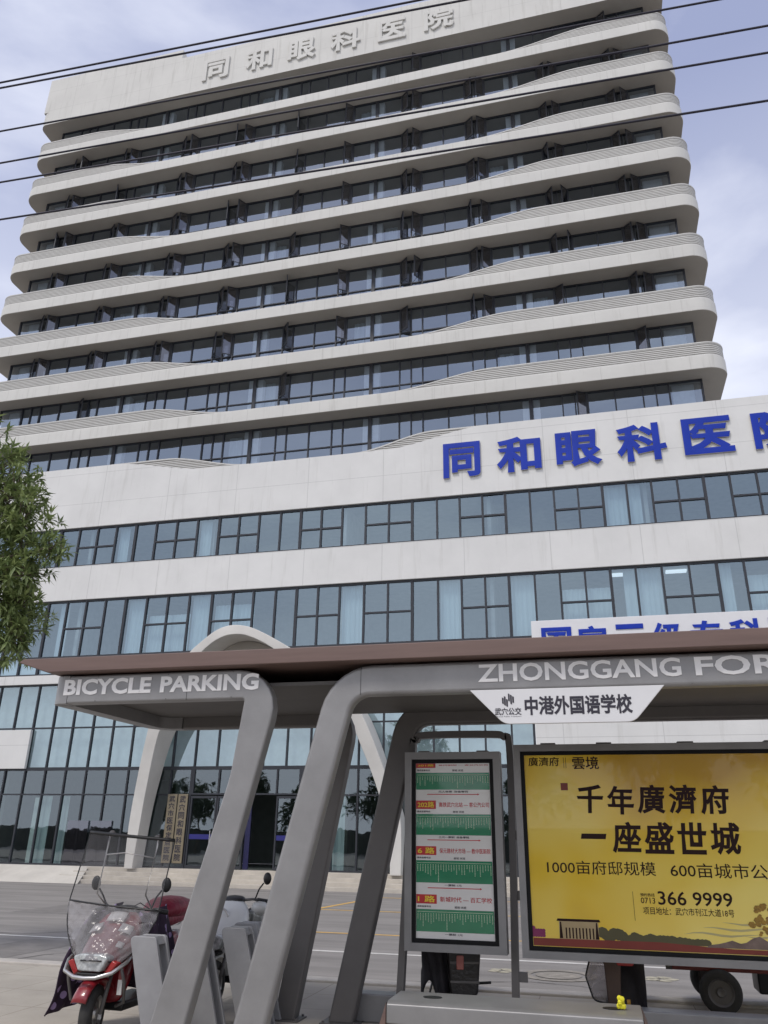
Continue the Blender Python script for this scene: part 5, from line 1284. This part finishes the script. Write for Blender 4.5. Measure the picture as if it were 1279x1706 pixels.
def leafy_tree(name, label, base, blobs, ntw, per, ln, ma, seed, trunk_top, group=None, trunk_r=0.12, only=None):
    rng = random.Random(seed); s = tag(empty(name, base), label, 'tree', group); bx, by, bz = base
    mb = MB(); top = Vector(trunk_top)
    mb.tube([(bx, by, bz), (bx + (top.x - bx) * 0.3 + 0.05, by, bz + (top.z - bz) * 0.35), (bx + (top.x - bx) * 0.7, (by + top.y) / 2, bz + (top.z - bz) * 0.7), tuple(top)], [trunk_r, trunk_r * 0.85, trunk_r * 0.65, trunk_r * 0.3], 10)
    mb.build('trunk', M['bark'], s, smooth=True)
    mb = MB(); leaves = []
    wsum = sum(b_[3] ** 2 for b_ in blobs)
    for (cx, cy, cz, r) in blobs:
        c = Vector((cx, cy, cz)); st = Vector((bx, by, bz)).lerp(top, min(0.95, max(0.35, (cz - r * 0.8 - bz) / max(0.1, top.z - bz))))
        mid = st.lerp(c, 0.5) + Vector((0, 0, 0.15 * r)); mb.tube([tuple(st), tuple(mid), tuple(c)], [trunk_r * 0.4, trunk_r * 0.28, trunk_r * 0.15], 6)
        for _ in range(max(3, int(ntw * r * r / wsum))):
            d = rnd_dir(rng); rad = r * (0.35 + 0.65 * rng.random() ** 0.45) * (0.85 + 0.3 * math.sin(d.x * 5 + d.z * 4 + cx))
            tip = c + Vector((d.x * rad, d.y * rad, d.z * rad * 0.95))
            out = (d + Vector((0, 0, 0.35))).normalized()
            if rng.random() < 0.35: mb.tube([tuple(c.lerp(tip, 0.25)), tuple(c.lerp(tip, 0.65) + Vector((0, 0, 0.05))), tuple(tip)], [0.012, 0.008, 0.004], 4, cap=False)
            tone0 = rng.uniform(0.15, 0.75)
            for q in range(per):
                dd = (out * rng.uniform(0.2, 0.9) + rnd_dir(rng)).normalized(); dd.z -= 0.25
                leaves.append((tip - out * rng.uniform(0, 0.12) * ln * 5, dd, ln * rng.uniform(0.7, 1.25), ln * rng.uniform(0.10, 0.15), min(1, max(0, tone0 + rng.uniform(-.25, .25)))))
    mb.build('branch', M['bark'], s, smooth=True)
    leaf_mesh('crown', ma, s, leaves, rng)
    return s
leafy_tree('street_tree', 'leafy green street tree with narrow pointed leaves at the left edge', (-10.3, 10.5, 0), [
    (-10.4, 10.5, 7.2, 1.25), (-9.65, 10.4, 7.35, 0.55), (-9.2, 10.4, 6.85, 0.62), (-8.95, 10.4, 6.35, 0.60), (-9.0, 10.6, 5.85, 0.60), (-8.95, 10.2, 5.35, 0.60), (-8.75, 10.5, 4.95, 0.55), (-8.25, 10.4, 5.85, 0.36), (-9.2, 10.8, 4.7, 0.75), (-8.65, 10.4, 4.45, 0.42), (-9.1, 10.2, 4.05, 0.50), (-8.6, 10.3, 5.4, 0.4),
    (-9.9, 10.5, 6.1, 0.9), (-9.9, 10.5, 5.0, 0.9), (-10.8, 10.6, 5.6, 1.0), (-10.9, 10.4, 4.4, 0.8), (-11.2, 10.8, 6.4, 0.9)],
    1750, 11, 0.175, M['leaf'], 21, (-10.4, 10.5, 7.0))
rng = random.Random(5)
for i, (x, y, h) in enumerate(((-1.1, 27.4, 1.3), (0.3, 27.5, 1.1), (1.9, 27.4, 1.2))):
    s = tag(empty('planter_shrub', (x, y, -0.06)), ['bright green shrub in front of the glass, seen between the two shelter boards', 'bright green shrub behind the advertisement board, next to the gap', 'bright green shrub behind the advertisement board, farther along the wall'][i], 'shrub', 'shrubs along the hospital front')
    lv = [(Vector((x, y, 0.45)) + Vector((d.x * 0.6, d.y * 0.45, (d.z + 0.7) * h * 0.45)) * rng.uniform(0.5, 1), d + Vector((0, 0, 0.5)), 0.14, 0.03, rng.uniform(0, 1)) for d in [rnd_dir(rng) for _ in range(420)]]
    leaf_mesh('foliage', M['leaf_bright'], s, lv, rng)
    mb = MB(); mb.tube([(x, y, -0.06), (x + 0.03, y, 0.4), (x, y, 0.9)], [0.03, 0.02, 0.01], 6); mb.build('stem', M['bark'], s)
tag(MB().box(-1.75, 26.9, -0.055, 4, 27.0, 0.35).build('planter_wall', M['concrete'], bevel=0.01), 'low pale planter wall in front of the shrubs', 'planter')

# trees across the street, behind the photographer (they are what the ground-floor glass mirrors)
rng = random.Random(77); lv = []; mbt = MB()
for i in range(15):
    x = -44 + i * 5.2 + rng.uniform(-1.5, 1.5); y = -21 + rng.uniform(-2.5, 2.5); h = rng.uniform(6.0, 9.0)
    mbt.tube([(x, y, -0.1), (x + 0.1, y, h * 0.6)], [0.16, 0.09], 6)
    for b_ in range(5):
        c = Vector((x + rng.uniform(-1.3, 1.3), y + rng.uniform(-1, 1), h * rng.uniform(0.45, 0.85))); r = rng.uniform(0.8, 1.5)
        for _ in range(130):
            d = rnd_dir(rng); lv.append((c + d * r * rng.random() ** 0.4, rnd_dir(rng), 0.6, 0.16, rng.random()))
leaf_mesh('tree_row', M['leaf_dark'], None, lv, rng)
tr_ = bpy.data.objects['tree_row']; tag(tr_, 'row of dark green trees across the street, mirrored in the glass', 'trees', kind='stuff')
o = mbt.build('trunk', M['bark'], tr_)
tag(MB().box(-70, -24.4, -0.1, 50, -24.0, 2.1).build('boundary_wall', mat('dark_wall', (0.09, 0.085, 0.075), 0.9, var=0.3)), 'long plain boundary wall across the street', 'wall')

# ------------------------------------------------------------------ overhead wires, sagging slightly between far poles
def wire(p, q, label, r=0.016, sag=0.12):
    a, b_ = Vector(p), Vector(q); d = (b_ - a); a2 = a - d * 3.0; b2 = b_ + d * 3.0
    pts = [a2.lerp(b2, i / 48) for i in range(49)]
    pts = [(v_.x, v_.y, v_.z - sag * (1 - ((i - 24) / 24) ** 2) * 1.0 + sag) for i, v_ in enumerate(pts)]
    o = MB().tube(pts, r, 6).build('overhead_wire', M['wire'], None, smooth=True)
    return tag(o, label, 'wire', 'overhead wires')
k = 7.0 / 13.0
def wz(z): return 1.6 + (z - 1.6) * k
W_ = [((-14.837, 21.298), (-2.65, 20.624), 'topmost dark overhead wire, crossing the roof sign'), ((-14.785, 21.071), (-1.547, 20.25), 'second overhead wire, close below the topmost one'),
      ((-14.382, 19.32), (3.881, 18.409), 'third overhead wire down, running from the parapet corner to the top right'), ((-14.102, 18.106), (4.718, 17.336), 'fourth overhead wire down, crossing the upper floors'),
      ((-13.94, 17.4), (4.599, 16.576), 'fifth overhead wire down, crossing the upper floors'), ((-13.638, 16.09), (4.396, 15.282), 'lowest overhead wire, crossing the middle floors')]
for i, (a, b_, lb) in enumerate(W_):
    wire((a[0] * k, 7.0, wz(a[1])), (b_[0] * k, 7.0, wz(b_[1])), lb, 0.0155 if i < 2 else 0.0135)
